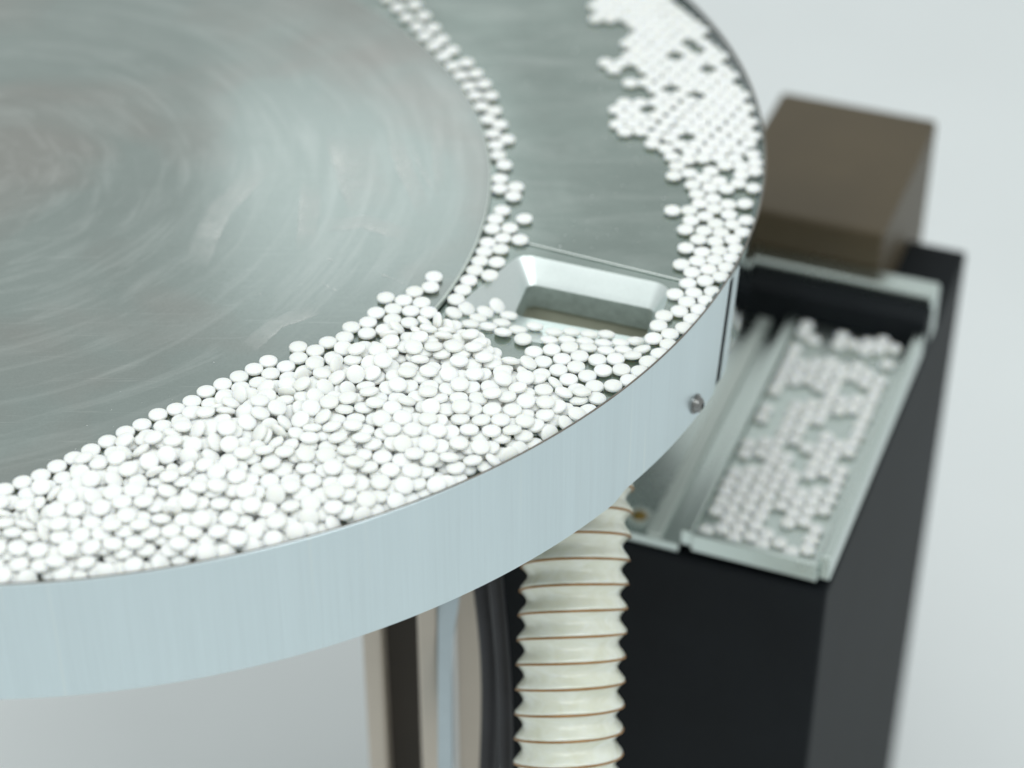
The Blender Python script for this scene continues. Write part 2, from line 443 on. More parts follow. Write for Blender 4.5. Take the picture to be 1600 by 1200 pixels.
pf = noise_tex(pnt, coords(pnt), 420, 4, 0.7); pnt.links.new(ramp(pnt, pf, [(0.35, g(0.0)), (0.8, g(0.75))]), pb.inputs["Alpha"])
PALE_MARKS = [([(-52.0, 972.4), (-44.9, 941.8), (-39.4, 925.8), (-32.2, 909.6)], 1.5), ([(-86.4, 862.8), (-80.8, 858.5)], 1.0), ([(-86.9, 842.9), (-83.1, 838.2), (-78.2, 834.7)], 0.6), ([(-61.0, 849.6), (-55.5, 846.0)], 1.2), ([(-56.1, 846.5), (-46.5, 839.3)], 0.4), ([(-116.8, 832.1), (-112.0, 833.7)], 0.4), ([(-71.5, 871.9), (-66.7, 863.8)], 0.3), ([(-100.7, 902.2), (-92.8, 899.4), (-84.9, 893.8)], 0.3)]
for pts, w in PALE_MARKS:
    Q = []
    for (a, b) in zip(pts, pts[1:]):
        for t in range(8): Q.append(Vector(a).lerp(Vector(b), t / 8) + Vector((random.gauss(0, .12), random.gauss(0, .12))))
    Q.append(Vector(pts[-1]))
    vs, fs = smear([tuple(q) for q in Q], w, pm)
    mesh_obj("pale_mark", vs, fs, pm, disc)

fm = pm.copy(); fm.name = "painted_reflection"  # broad pale strokes: reflections in the disc, painted on as strips
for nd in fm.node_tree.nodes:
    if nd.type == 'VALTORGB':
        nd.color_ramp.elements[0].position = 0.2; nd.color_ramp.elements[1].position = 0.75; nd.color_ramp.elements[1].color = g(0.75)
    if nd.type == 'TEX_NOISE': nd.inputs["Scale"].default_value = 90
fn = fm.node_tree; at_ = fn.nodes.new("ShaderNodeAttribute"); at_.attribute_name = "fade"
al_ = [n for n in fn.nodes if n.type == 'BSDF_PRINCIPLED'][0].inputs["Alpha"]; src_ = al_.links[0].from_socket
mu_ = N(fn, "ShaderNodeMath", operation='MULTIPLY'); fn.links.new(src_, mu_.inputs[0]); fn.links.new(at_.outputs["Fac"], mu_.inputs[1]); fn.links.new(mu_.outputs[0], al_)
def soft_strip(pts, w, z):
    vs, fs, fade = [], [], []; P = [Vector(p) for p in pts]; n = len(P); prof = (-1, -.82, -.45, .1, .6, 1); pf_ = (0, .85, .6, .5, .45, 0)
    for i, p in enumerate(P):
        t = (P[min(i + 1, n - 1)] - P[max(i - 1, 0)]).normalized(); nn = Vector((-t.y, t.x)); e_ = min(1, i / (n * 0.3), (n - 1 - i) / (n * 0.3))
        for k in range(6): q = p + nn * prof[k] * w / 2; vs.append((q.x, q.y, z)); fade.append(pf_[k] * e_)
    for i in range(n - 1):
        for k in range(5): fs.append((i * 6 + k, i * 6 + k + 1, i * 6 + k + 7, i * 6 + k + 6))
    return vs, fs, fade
PAINTED_REFLECTIONS = [([(-82.1, 976.8), (-75.4, 943.0), (-65.4, 899.4)], 26), ([(-61.6, 986.3), (-52.8, 943.0), (-40.1, 896.6)], 9), ([(-97.5, 931.1), (-96.2, 899.4), (-95.7, 868.1)], 11), ([(-90.7, 889.9), (-69.7, 893.8), (-45.0, 878.9)], 12), ([(-116.1, 790.9), (-105.1, 810.2), (-86.1, 822.6)], 10), ([(-35.9, 995.9), (-36.8, 955.1), (-34.0, 919.4)], 6), ([(-146.9, 853.3), (-140.3, 902.2), (-120.0, 949.0)], 14)]
for j, (pts, w) in enumerate(PAINTED_REFLECTIONS):
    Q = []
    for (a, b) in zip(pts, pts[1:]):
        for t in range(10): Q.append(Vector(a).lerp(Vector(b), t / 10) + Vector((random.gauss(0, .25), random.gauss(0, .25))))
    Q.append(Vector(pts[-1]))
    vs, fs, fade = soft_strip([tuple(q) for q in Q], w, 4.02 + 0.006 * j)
    wo = mesh_obj("painted_reflection", vs, fs, fm, disc)
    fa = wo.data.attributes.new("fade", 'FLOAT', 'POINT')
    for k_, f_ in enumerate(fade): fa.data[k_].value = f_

# ------------------------------------------------------------------ tablets
SINGLE_TABLETS = """
4,-847,6667,58,-3,-67 4,-940,6845,98,-16,-81 4,-304,6962,51,4,-39 4,-433,6935,71,17,-34 4,-579,6847,72,4,-26 4,-461,6863,47,29,-38 
4,-665,7632,109,16,-74 4,-447,7171,98,13,-40 4,-723,7016,100,5,-17 4,-346,7175,97,-3,-30 3,434,7671,17,0,0 4,-801,6744,65,-2,-78 4,-804,6954,77,5,-13 
4,-879,7340,91,-32,-33 4,-706,6866,101,0,-9 4,-129,7181,75,8,-21 4,-838,7093,107,16,-16 4,-707,6799,74,1,-4 4,-529,6955,73,-2,-8 4,-590,6772,48,41,-85 
4,-1095,7301,108,22,-23 4,-978,7394,112,22,-24 4,-541,7331,104,5,-28 4,-799,6810,82,-1,-35 4,-406,7025,74,7,-9 3,-68,8361,-48,50,-28 
2,-1053,7793,57,3,-1 3,394,7781,17,0,0 4,-552,7723,115,7,-29 4,-839,7407,101,8,-34 3,49,8013,17,0,0 2,-1110,7736,57,2,0 3,252,7951,17,0,0 
3,452,7864,17,0,0 3,201,7783,17,0,0 3,244,7715,17,0,0 4,-340,7412,102,4,-34 4,-38,7625,92,24,-20 4,-408,7257,104,-1,-7 4,-493,7028,76,1,-4 
4,-496,7262,104,3,0 4,-483,7565,104,11,-13 3,354,7666,17,0,0 2,-932,7897,57,0,1 3,218,7863,17,0,0 3,325,7740,17,0,0 4,-213,7420,100,-11,-10 
4,-765,7442,106,-8,-12 4,-308,7259,97,3,-6 4,-218,7203,76,9,0 4,-755,7090,103,11,-20 3,174,7932,17,0,0 2,-974,7754,57,-3,0 2,-451,8170,57,2,2 
2,-638,8000,57,1,2 1,624,8018,17,-2,0 4,-268,7636,106,17,-20 4,-425,7825,111,8,-16 4,-337,7098,76,-12,-2 4,-229,7076,48,-2,6 2,-567,8274,57,-1,-1 
3,474,7787,17,0,0 3,-262,8224,9,30,1 2,-605,8156,57,-1,-2 2,-856,7870,57,-3,-2 2,-637,8083,57,-1,1 2,-1036,7703,57,-2,0 4,59,7487,76,-5,-14 
4,-528,7107,78,1,-3 4,-454,7336,103,6,-15 4,-11,7157,45,37,-89 4,-884,6892,105,-1,1 2,-925,7817,57,-1,1 3,372,7858,17,0,0 4,-662,6935,97,-14,-1 
3,-207,8282,-6,39,-16 1,652,8114,17,1,0 0,-253,8319,17,3,-1 3,278,7806,17,0,0 3,135,7843,17,0,0 4,-836,7036,78,0,12 4,-598,7660,94,-18,-18 
4,-612,6940,74,-11,-26 4,-221,7570,103,3,-10 4,-160,7643,103,-6,-5 4,-927,6713,73,-9,-13 2,-530,8185,57,5,0 2,-369,8359,57,0,-1 2,-805,7932,57,-2,0 
1,739,8360,17,-1,-1 1,751,8226,17,5,-1 3,95,7916,17,0,0 0,-102,8512,17,-3,-1 4,53,7356,73,6,-2 4,-349,7332,102,0,1 4,-48,7357,76,-1,3 
2,-440,8321,57,-1,-1 2,-709,8046,57,3,3 1,680,8189,17,-1,0 1,883,8456,25,0,-2 3,295,7884,17,0,0 1,592,7843,17,-3,-2 1,699,8049,17,1,1 
1,764,8096,17,2,-1 4,157,7309,39,52,-70 4,-925,7112,105,-11,13 4,-397,7109,97,0,17 4,-974,6956,74,-4,-23 4,-974,7038,105,-12,12 4,-660,6798,47,-10,-12 
4,-84,7429,75,-11,-9 4,57,7660,70,2,-16 4,274,7445,40,21,-5 2,-372,8161,57,1,0 2,-734,7970,57,1,1 1,767,9051,25,1,-1 1,812,8727,25,-1,-1 
2,-356,8440,57,1,-4 0,37,8810,17,1,-1 1,904,8546,25,2,-2 1,957,8486,25,-1,2 3,504,7709,17,0,0 2,-486,8252,57,-1,-3 0,-94,8890,25,-2,0 
0,-70,8620,17,-1,-2 4,138,7426,49,-10,3 4,-635,7049,103,10,18 4,-355,7662,105,7,6 1,819,8884,25,-2,3 1,803,8446,17,-2,2 4,-1054,7433,119,6,2 
1,1017,8639,25,1,0 4,2,7428,73,0,0 1,827,8523,25,3,-2 4,-830,7202,105,9,16 0,-198,8470,17,1,-3 4,141,7485,72,2,2 4,-791,7556,96,49,-28 
1,688,7970,17,3,0 4,-887,7565,109,-36,-2 4,-879,6804,75,-14,19 4,135,7601,47,6,5 4,-227,7734,104,6,5 4,-928,7023,79,1,-4 4,-689,7472,105,-11,7 
4,-1043,7346,121,32,8 2,-405,8235,57,-3,-2 1,782,8589,25,-1,0 1,841,8236,17,-1,-1 4,-177,7292,76,4,16 4,362,7580,18,11,1 4,-500,7404,103,7,-9 
4,-658,7288,104,4,14 4,-732,7849,86,9,-22 4,-354,7519,103,1,13 0,-130,8706,17,2,4 0,-172,8551,17,0,1 0,-54,8729,17,-2,4 1,987,8561,25,-2,1 
1,825,8369,17,5,2 3,553,7773,17,0,0 1,911,8380,17,-1,3 1,858,8615,25,3,-2 4,-85,7285,75,3,10 4,-527,7867,111,-14,-11 4,-811,7668,87,10,6 
4,-706,6734,36,74,-17 0,-11,8896,25,-2,1 1,645,7903,17,-2,5 1,884,8691,25,-1,2 0,-150,8628,17,-3,0 1,905,8872,25,0,-1 0,-79,8973,25,3,-1 
1,938,8624,25,0,0 0,-43,8822,17,-4,4 0,58,8978,25,-4,2 1,1043,8715,25,0,-3 0,-60,9247,25,-1,1 1,879,9282,25,0,-2 1,874,8797,25,1,3 0,-224,8394,17,-1,2 
4,-848,7740,84,15,-6 4,-252,7841,103,4,5 4,-673,7127,100,7,25 4,-84,7519,95,-6,12 4,-1144,7495,106,-63,-64 4,-786,7349,99,-54,-1 4,-656,6873,74,-4,5 
1,850,8961,25,3,-4 1,789,8297,17,-2,1 4,-447,7656,105,6,9 0,6,9177,25,0,2 4,-297,7184,72,-7,-16 1,877,8308,17,1,4 1,792,9365,25,-2,3 
4,-128,7357,76,-11,17 1,848,9051,25,-1,2 0,-47,9051,25,4,0 4,-572,7441,104,5,18 4,-1039,7230,105,-69,-21 4,-216,7366,74,-5,16 1,804,8165,17,-1,2 
4,-161,7122,50,-11,23 4,48,7288,46,3,10 4,-669,7806,116,-19,4 4,-573,7195,75,-10,10 3,102,8180,-33,10,30 3,-40,8067,16,10,30 3,-122,8296,-36,30,1 
3,187,8123,-24,10,30 3,527,7891,17,-6,33 3,335,7954,13,10,30 1,1036,8795,25,0,-1 0,19,9262,25,0,0 1,965,8934,25,0,-1 1,953,8781,25,3,1 
4,-840,6875,76,-4,-8 4,-745,7622,98,-43,-6 4,227,7394,28,52,-12 4,-449,7094,71,7,-8 4,71,7803,43,45,2 3,-185,8138,9,10,30 1,920,9000,25,0,5 
1,968,9065,25,1,-2 0,-114,8784,17,1,0 1,964,8702,25,-1,0 0,-59,9338,25,2,-3 1,894,9195,25,1,3 4,-580,7805,109,0,-15 4,-715,7206,103,-18,24 
4,-582,7046,76,-12,19 4,24,7584,73,-21,12 4,-165,7842,100,-5,19 4,-143,7507,73,18,1 3,-106,8125,5,10,30 0,-80,9655,25,2,0 3,-46,8191,-22,10,30 
3,164,8012,12,10,30 1,984,8856,25,0,1 2,-1169,7681,57,2,0 0,-38,9466,25,4,-4 4,-21,7517,76,-11,15 4,-685,7762,88,-3,15 4,-751,7703,102,86,-37 
4,-702,7424,82,8,28 4,-120,7762,103,-4,16 0,-69,9558,25,2,0 0,-24,9714,25,5,1 3,266,8143,-38,10,30 4,-1021,7031,74,-2,0 4,221,7590,43,29,21 
0,-123,9908,25,4,-4 0,-61,9857,25,2,-2 4,-760,6867,74,-3,-17 1,902,9111,25,3,3 4,-256,7275,73,-14,-16 4,-802,6687,38,-7,-71 4,-825,7483,102,42,-28 
4,-404,7906,105,-17,1 4,0,7294,73,-12,29 4,-257,7115,72,6,34 4,190,7489,45,-8,-6 4,96,7358,45,-15,-1 4,-744,7278,104,-25,26 4,-165,7429,75,-2,-7 
4,-618,7208,101,-2,31 4,-622,7435,80,12,18 3,551,8091,-50,0,31 1,1045,8926,25,2,1 0,-96,9766,25,-4,4 3,423,8151,-57,10,30 3,413,7934,11,10,30 
4,-950,7538,82,15,96 4,-453,8080,58,8,8 4,-340,7839,104,-2,25 4,-534,6893,49,5,8 1,812,9454,25,-1,0 1,969,9155,25,3,-4 2,-531,8103,57,-1,-4 
4,-970,6782,74,-10,-8 4,-384,6976,46,-8,8 4,-1114,7382,99,-33,-28 4,-276,7428,75,7,4 4,-183,7963,81,-12,18 4,-960,7254,98,59,74 4,-603,7521,101,-12,28 
4,-696,7567,72,58,-45 2,-1083,7638,57,-2,3 3,-15,8302,-60,10,30 3,-153,8222,-19,17,22 3,345,8132,-43,10,30 0,-91,9995,25,-3,2 3,571,7958,1,-23,34 
3,26,8113,-5,10,30 4,297,7590,49,6,23 4,-271,7570,76,8,-5 4,283,7561,22,-12,31 4,-442,7455,103,27,34 4,-886,7260,80,27,12 4,31,7210,31,35,-50 
"""
OTHER_TABLETS = """
0,-157,10041,25,0,0 0,-190,10153,25,1,3 0,-110,10150,25,-2,2 0,-224,10251,25,-3,2 0,-146,10271,25,1,-1 0,-268,10363,25,-1,-3 0,-190,10383,25,-5,-1 
0,-313,10465,25,1,2 0,-241,10500,25,1,1 0,-366,10571,25,3,1 0,-419,10685,25,-2,2 0,-321,10638,25,-1,-1 0,-470,10793,25,1,-4 0,-379,10757,25,-3,-1 
0,-515,10902,25,-4,-2 0,-428,10887,25,2,-1 0,-575,11006,25,4,3 0,-484,11028,25,2,-1 0,-629,11125,25,-3,-2 0,-538,11156,25,-4,0 0,-690,11240,25,-2,1 
0,-600,11286,25,3,-2 1,718,9749,25,4,1 1,793,9545,25,-1,5 1,869,9388,25,3,-1 1,960,9253,25,2,-5 1,1038,9103,25,3,-2 1,1034,9012,25,1,-2 
1,1087,8857,25,-3,-2 2,-562,8028,57,0,0 2,-726,7884,57,2,0 2,-850,7790,57,0,1 2,-890,7721,57,-4,1 2,-1155,7602,57,-2,0 2,-956,7674,57,-3,2 
2,-1007,7612,57,-2,-1 2,-1139,7522,57,-1,2 2,-775,7820,57,0,-3 2,-1234,7627,57,-1,-5 2,-1215,7549,57,2,-1 2,-1299,7577,57,-2,1 2,-1270,7490,57,0,1 
2,-1351,7507,57,5,1 2,-1324,7430,57,-4,0 2,-1412,7454,57,1,2 2,-1382,7375,57,-1,-3 2,-1483,7416,57,0,-1 2,-1452,7336,57,2,0 2,-1541,7348,57,0,4 
2,-1508,7271,57,0,-1 2,-1603,7296,57,-2,-1 2,-1569,7219,57,0,0 2,-1668,7236,57,-1,2 2,-1631,7161,57,2,-2 2,-1728,7177,57,0,-2 2,-1691,7106,57,-1,3 
2,-1791,7127,57,-4,3 2,-1755,7054,57,0,-2 2,-1850,7072,57,-1,0 2,-1813,6997,57,-1,2 2,-1906,7015,57,0,4 2,-1871,6942,57,-2,-1 2,-1973,6971,57,-2,1 
2,-1938,6898,57,0,1 2,-2038,6924,57,3,2 2,-1998,6845,57,2,-3 2,-2107,6882,57,-2,0 2,-2067,6803,57,0,0 3,-261,8112,17,0,0 3,243,8031,-2,10,30 
3,324,8029,-9,10,30 3,404,8030,-18,10,30 3,481,8050,-32,10,30 3,489,7961,-5,10,30 3,278,7642,17,0,0 3,127,7751,17,0,0 4,-2359,6411,18,9,-7 
4,-2273,6409,18,9,-2 4,-2181,6408,18,-7,1 4,-2091,6416,18,-8,-5 4,-2005,6415,18,-10,-4 4,-2314,6494,18,7,-9 4,-2227,6486,18,0,-2 4,-2132,6486,18,-6,-2 
4,-2047,6486,18,-4,-10 4,-1954,6482,18,1,-11 4,-1868,6485,18,-7,-9 4,-1782,6472,18,-6,-10 4,-1676,6446,18,-10,-5 4,-1608,6488,18,-5,-10 
4,-1510,6490,18,3,-11 4,-1420,6488,18,8,-8 4,-2364,6565,18,-5,10 4,-2273,6570,18,-1,-11 4,-2193,6559,18,-9,0 4,-2088,6556,18,-11,1 4,-2007,6558,18,6,7 
4,-1926,6558,18,-2,-11 4,-1813,6546,18,-5,-5 4,-1715,6523,18,2,11 4,-1644,6566,18,-8,7 4,-1553,6561,18,9,7 4,-1467,6571,18,11,4 4,-1379,6564,18,-4,3 
4,-1290,6549,18,0,11 4,-1194,6560,18,-3,-10 4,-2402,6652,18,5,3 4,-2308,6643,18,11,-2 4,-2220,6638,18,-11,2 4,-2137,6623,18,0,11 4,-2047,6631,18,0,11 
4,-1965,6633,18,-6,5 4,-1865,6611,18,0,-3 4,-1751,6599,18,3,11 4,-1682,6643,18,4,-7 4,-1599,6641,18,0,0 4,-1507,6641,18,3,11 4,-1423,6640,18,-3,10 
4,-1325,6624,18,3,1 4,-1241,6628,18,4,2 4,-1140,6622,18,7,6 4,-1062,6646,18,1,-10 4,-981,6647,18,-2,-11 4,-2366,6725,58,-10,5 4,-2244,6706,37,36,-71 
4,-2168,6695,31,-59,-17 4,-2113,6702,18,-9,-8 4,-2009,6726,18,-4,-11 4,-1920,6703,18,10,6 4,-1802,6663,18,-8,-3 4,-1734,6707,18,-10,6 
4,-1638,6712,18,4,8 4,-1551,6709,18,6,9 4,-1468,6712,18,7,9 4,-1363,6695,18,4,2 4,-1283,6697,18,9,3 4,-1187,6687,18,0,3 4,-1111,6719,18,-10,4 
4,-1030,6722,18,11,4 4,-928,6727,18,-2,-6 4,-845,6727,18,-3,-11 4,-762,6723,18,-5,-10 4,-1945,6774,33,38,-55 4,-1833,6738,18,-9,-4 
4,-1780,6799,18,-6,6 4,-1688,6775,18,-7,9 4,-1594,6780,18,5,3 4,-1512,6781,18,1,-11 4,-1405,6764,18,0,2 4,-1323,6769,18,7,4 4,-1226,6759,18,3,-11 
4,-1150,6789,18,8,4 4,-1062,6797,18,-8,8 4,-982,6802,18,-5,1 4,-883,6799,18,4,-11 4,-798,6800,18,-1,-11 4,-716,6806,18,-4,-9 4,-629,6805,18,-8,-8 
4,-1935,6807,82,-19,9 4,-1801,6827,50,6,-13 4,-1716,6848,28,37,-41 4,-1636,6849,18,-6,9 4,-1556,6854,18,-6,10 4,-1448,6833,18,1,-11 
4,-1364,6854,18,11,-2 4,-1266,6829,18,6,-3 4,-1191,6859,18,1,9 4,-1111,6862,18,10,5 4,-1022,6872,18,7,9 4,-931,6882,18,7,8 4,-845,6874,18,9,6 
4,-761,6872,18,-7,-5 4,-675,6881,18,-2,-11 4,-569,6873,18,-1,-11 4,-489,6874,18,6,-9 4,-1884,6909,86,1,-29 4,-1773,6927,61,20,-20 
4,-1690,6952,58,-8,-1 4,-1606,6964,58,-10,-6 4,-1492,6903,18,-8,7 4,-1413,6919,18,-2,11 4,-1289,6907,18,-5,-10 4,-1213,6936,18,7,8 
4,-1133,6940,18,10,1 4,-1051,6947,18,8,7 4,-969,6953,18,9,5 4,-886,6959,18,-3,-11 4,-795,6949,18,5,10 4,-707,6955,18,5,3 4,-617,6938,18,6,9 
4,-529,6962,18,1,10 4,-441,6962,18,-4,-11 4,-355,6955,18,-2,11 4,-1742,7004,80,-5,-25 4,-1663,7029,58,-6,8 4,-1550,7031,58,-4,-11 
4,-1470,7041,58,-10,-5 4,-1346,6965,18,-6,-10 4,-1249,7008,18,-2,11 4,-1169,7011,18,5,7 4,-1089,7019,18,10,4 4,-1008,7025,18,11,-1 
4,-925,7036,18,11,-3 4,-845,7029,18,10,5 4,-755,7020,18,3,2 4,-649,7012,18,0,11 4,-571,7031,18,2,11 4,-486,7037,18,9,-7 4,-398,7035,18,-2,0 
4,-308,7036,18,-1,-11 4,-219,7032,18,-6,-10 4,-1607,7087,63,30,-22 4,-1510,7116,58,-9,-3 4,-1417,7114,58,9,-4 4,-1331,7116,58,10,-6 
4,-1217,7082,18,-4,9 4,-1133,7086,18,6,10 4,-1052,7096,18,11,0 4,-970,7111,18,-10,-4 4,-890,7108,18,-4,5 4,-793,7091,18,11,1 4,-687,7083,18,1,-1 
4,-612,7120,18,9,-4 4,-532,7113,18,8,-8 4,-447,7117,18,-1,-11 4,-354,7106,18,9,7 4,-266,7112,18,-11,-4 4,-185,7106,18,10,4 4,-1591,7206,89,-31,-6 
4,-1468,7186,58,7,8 4,-1375,7184,58,5,10 4,-1289,7189,58,10,-6 4,-1209,7202,58,-11,-3 4,-1092,7166,18,-9,7 4,-1011,7193,18,-1,11 4,-926,7181,18,5,-8 
4,-830,7162,18,10,1 4,-736,7148,18,4,0 4,-661,7185,18,2,11 4,-576,7192,18,-4,11 4,-496,7186,18,0,11 4,-389,7178,18,4,10 4,-307,7189,18,-6,10 
4,-224,7195,18,-4,11 4,-139,7191,18,-5,10 4,-42,7198,18,7,-9 4,-1420,7254,58,11,-1 4,-1339,7270,58,1,4 4,-1258,7266,58,-3,-11 4,-1149,7258,58,8,-2 
4,-996,7260,36,-39,22 4,-942,7260,18,-10,5 4,-862,7236,18,11,-3 4,-771,7220,18,2,-1 4,-698,7257,18,-11,1 4,-617,7264,18,10,5 4,-530,7258,18,1,11 
4,-437,7244,18,-11,2 4,-359,7265,18,-6,10 4,-263,7272,18,-8,8 4,-175,7270,18,-1,11 4,-95,7269,18,1,11 4,9,7269,18,1,11 4,90,7269,18,-4,10 
4,-1372,7321,82,-10,-8 4,-1305,7349,58,11,0 4,-1199,7322,58,-4,11 4,-1117,7336,58,3,-11 4,-1035,7368,58,-1,-11 4,-882,7314,18,-4,11 
4,-798,7295,18,-9,7 4,-726,7335,18,11,-3 4,-645,7340,18,6,6 4,-564,7331,18,9,7 4,-471,7317,18,-2,-2 4,-393,7339,18,5,7 4,-308,7353,18,3,7 
4,-228,7350,18,-1,8 4,-129,7343,18,4,11 4,-47,7349,18,-9,6 4,36,7351,18,5,9 4,141,7357,18,1,-11 4,-1208,7393,62,-3,35 4,-1143,7442,58,10,-5 
4,-1060,7445,58,-9,-7 4,-980,7440,58,-10,-5 4,-820,7367,26,-44,15 4,-764,7419,18,-8,-8 4,-683,7411,18,11,2 4,-597,7405,18,11,3 4,-507,7390,18,10,5 
4,-427,7411,18,5,9 4,-348,7428,18,7,7 4,-264,7428,18,-7,9 4,-181,7432,18,-4,10 4,-83,7421,18,4,11 4,-1,7423,18,-7,6 4,87,7427,18,-8,1 
4,176,7430,18,9,-7 4,-1212,7496,80,27,-32 4,-1092,7432,86,-10,-22 4,-1018,7514,58,-10,5 4,-910,7488,58,7,9 4,-821,7491,40,69,-54 4,-748,7510,18,10,-5 
4,-635,7476,18,0,11 4,-538,7464,18,10,4 4,-460,7484,18,5,3 4,-382,7506,18,6,7 4,-300,7500,18,-7,3 4,-219,7505,18,6,10 4,-131,7509,18,1,11 
4,-42,7506,18,-4,6 4,52,7510,18,4,-11 4,134,7507,18,-8,-9 4,224,7502,18,-10,-6 4,321,7494,18,-11,-3 4,-1043,7577,80,-33,-14 4,-894,7593,58,2,-11 
4,-795,7577,58,-8,-8 4,-657,7567,18,-4,11 4,-579,7534,18,9,2 4,-500,7554,18,9,4 4,-425,7581,18,6,5 4,-343,7583,18,2,-10 4,-262,7583,18,9,-3 
4,-173,7578,18,2,10 4,-88,7583,18,5,10 4,5,7578,18,2,11 4,94,7583,18,-10,6 4,181,7584,18,7,9 4,-832,7648,58,6,10 4,-751,7646,58,11,3 
4,-590,7614,22,-31,7 4,-516,7632,18,-11,3 4,-443,7666,18,8,-4 4,-362,7663,18,10,-6 4,-282,7662,18,8,-6 4,-201,7653,18,7,9 4,-120,7658,18,3,11 
4,-39,7664,18,7,8 4,52,7659,18,-8,8 4,133,7658,18,0,11 4,-788,7723,58,-5,10 4,-707,7743,58,-3,10 4,-618,7741,56,42,-26 4,-540,7740,18,10,-5 
4,-433,7746,18,2,-11 4,-352,7745,18,1,-10 4,-268,7744,18,2,-11 4,-174,7731,18,9,6 4,-92,7740,18,-11,4 4,-1,7735,18,3,11 4,-667,7817,58,11,2 
4,-565,7803,50,35,-12 4,-491,7803,18,3,11 4,-400,7820,18,10,5 4,-305,7819,18,-10,5 4,-223,7813,18,10,-6 4,-133,7818,18,4,-8 4,-51,7818,18,-10,-6 
4,-640,7895,58,11,0 4,-489,7824,49,16,27 4,-442,7890,18,-5,10 4,-355,7897,18,-6,10 4,-264,7889,18,1,11 4,-170,7900,18,4,-11 4,-83,7899,18,-10,-5 
4,-537,7919,69,15,54 4,-452,7969,48,26,-12 4,-391,7974,18,-8,-1 4,-308,7969,18,-5,10 4,-213,7977,18,-10,0 4,-132,7976,18,-11,-3 4,-359,8048,18,-5,10 
4,-237,8029,32,-41,48 4,-2329,6408,47,8,-3 4,-2235,6405,45,8,0 4,-2123,6404,46,-7,-8 4,-2034,6407,47,-9,-8 4,-1924,6413,21,12,-27 
4,-2367,6480,46,9,-16 4,-2276,6473,45,2,-8 4,-2178,6462,44,1,0 4,-2080,6473,46,-6,-7 4,-1999,6480,47,-2,-10 4,-1903,6488,47,-6,-6 
4,-1818,6480,48,-3,-1 4,-1728,6440,41,-7,-13 4,-1649,6502,44,-16,7 4,-1560,6450,36,5,-76 4,-1461,6480,47,-12,-21 4,-2319,6570,48,4,-5 
4,-2243,6546,46,10,-9 4,-2128,6538,45,-9,4 4,-2049,6575,48,5,7 4,-1961,6551,47,-6,-9 4,-1866,6560,43,-3,-8 4,-1772,6546,47,14,-16 
4,-1696,6573,43,-3,-1 4,-1590,6579,47,-10,16 4,-1508,6558,48,-11,2 4,-1427,6574,46,4,10 4,-1328,6574,46,0,0 4,-1246,6572,45,1,2 4,-1114,6568,31,27,-55 
4,-2355,6646,48,-7,7 4,-2274,6640,45,12,-3 4,-2157,6613,58,-67,-17 4,-2081,6663,47,-25,-19 4,-1999,6639,47,-5,10 4,-1914,6625,46,5,10 
4,-1808,6617,44,-1,-13 4,-1731,6646,44,-14,2 4,-1647,6637,47,3,-10 4,-1553,6651,47,-1,6 4,-1469,6644,47,5,11 4,-1370,6643,46,-3,2 4,-1289,6645,47,4,4 
4,-1195,6634,46,4,3 4,-1108,6661,45,-10,4 4,-1017,6601,33,-3,-66 4,-895,6654,18,4,-11 4,-2410,6804,58,-4,11 4,-2285,6770,58,-7,-9 
4,-2210,6689,60,8,-51 4,-2175,6602,88,-43,-21 4,-2038,6710,45,-44,-20 4,-1962,6711,48,-11,-6 4,-1859,6683,40,-3,-1 4,-1778,6712,45,-3,5 
4,-1687,6716,47,4,2 4,-1602,6727,46,6,3 4,-1519,6733,45,6,5 4,-1416,6709,44,-2,2 4,-1331,6714,47,2,7 4,-1240,6721,45,7,-15 4,-1156,6731,44,-3,1 
4,-1062,6741,48,-13,10 4,-980,6720,44,0,-12 4,-880,6719,47,-4,-15 4,-2034,6815,87,10,-4 4,-1905,6749,50,75,10 4,-1846,6776,58,-68,-15 
4,-1729,6789,47,-1,-9 4,-1644,6799,46,2,-7 4,-1563,6800,47,7,-1 4,-1456,6784,44,0,0 4,-1371,6801,45,5,1 4,-1291,6785,47,5,3 4,-1198,6800,47,-3,8 
4,-1114,6804,45,8,4 4,-1015,6819,47,-5,-1 4,-929,6784,45,-4,-3 4,-840,6790,47,-1,-10 4,-757,6791,47,4,-13 4,-544,6816,27,8,-51 4,-1892,6832,62,-34,2 
4,-1762,6852,76,31,-2 4,-1676,6873,54,36,-6 4,-1588,6900,36,-10,19 4,-1500,6852,46,0,-4 4,-1409,6872,48,-7,-6 4,-1327,6873,45,10,0 
4,-1240,6876,44,-2,5 4,-1155,6884,46,-3,11 4,-1075,6886,45,1,8 4,-986,6895,45,4,4 4,-892,6881,48,-2,5 4,-805,6887,46,0,-3 4,-710,6863,47,-2,-5 
4,-620,6868,44,-3,-2 4,-409,6896,22,8,-35 4,-1599,7060,117,-10,-15 4,-1730,6925,85,11,-25 4,-1652,6960,88,15,-9 4,-1531,6957,51,56,-54 
4,-1454,6962,32,-15,39 4,-1369,6942,47,-9,1 4,-1289,6961,45,0,9 4,-1199,6960,47,9,7 4,-1105,6963,46,6,4 4,-1023,6969,46,5,8 4,-925,6955,47,-3,-11 
4,-844,6957,48,4,-6 4,-760,6968,46,5,2 4,-661,6961,47,-2,-6 4,-581,6963,45,1,3 4,-477,6950,46,-5,-18 4,-1742,7088,90,-28,16 4,-1598,7022,84,-6,6 
4,-1514,7026,87,14,-15 4,-1401,7022,38,55,-65 4,-1322,7043,20,8,-20 4,-1248,7039,47,-18,18 4,-1158,7040,48,-1,4 4,-1070,7036,48,12,3 
4,-970,7029,48,-6,-4 4,-886,7026,49,-9,17 4,-806,7035,46,4,5 4,-702,7030,43,1,-1 4,-624,7048,43,2,20 4,-539,7031,48,8,4 4,-448,7026,46,4,-8 
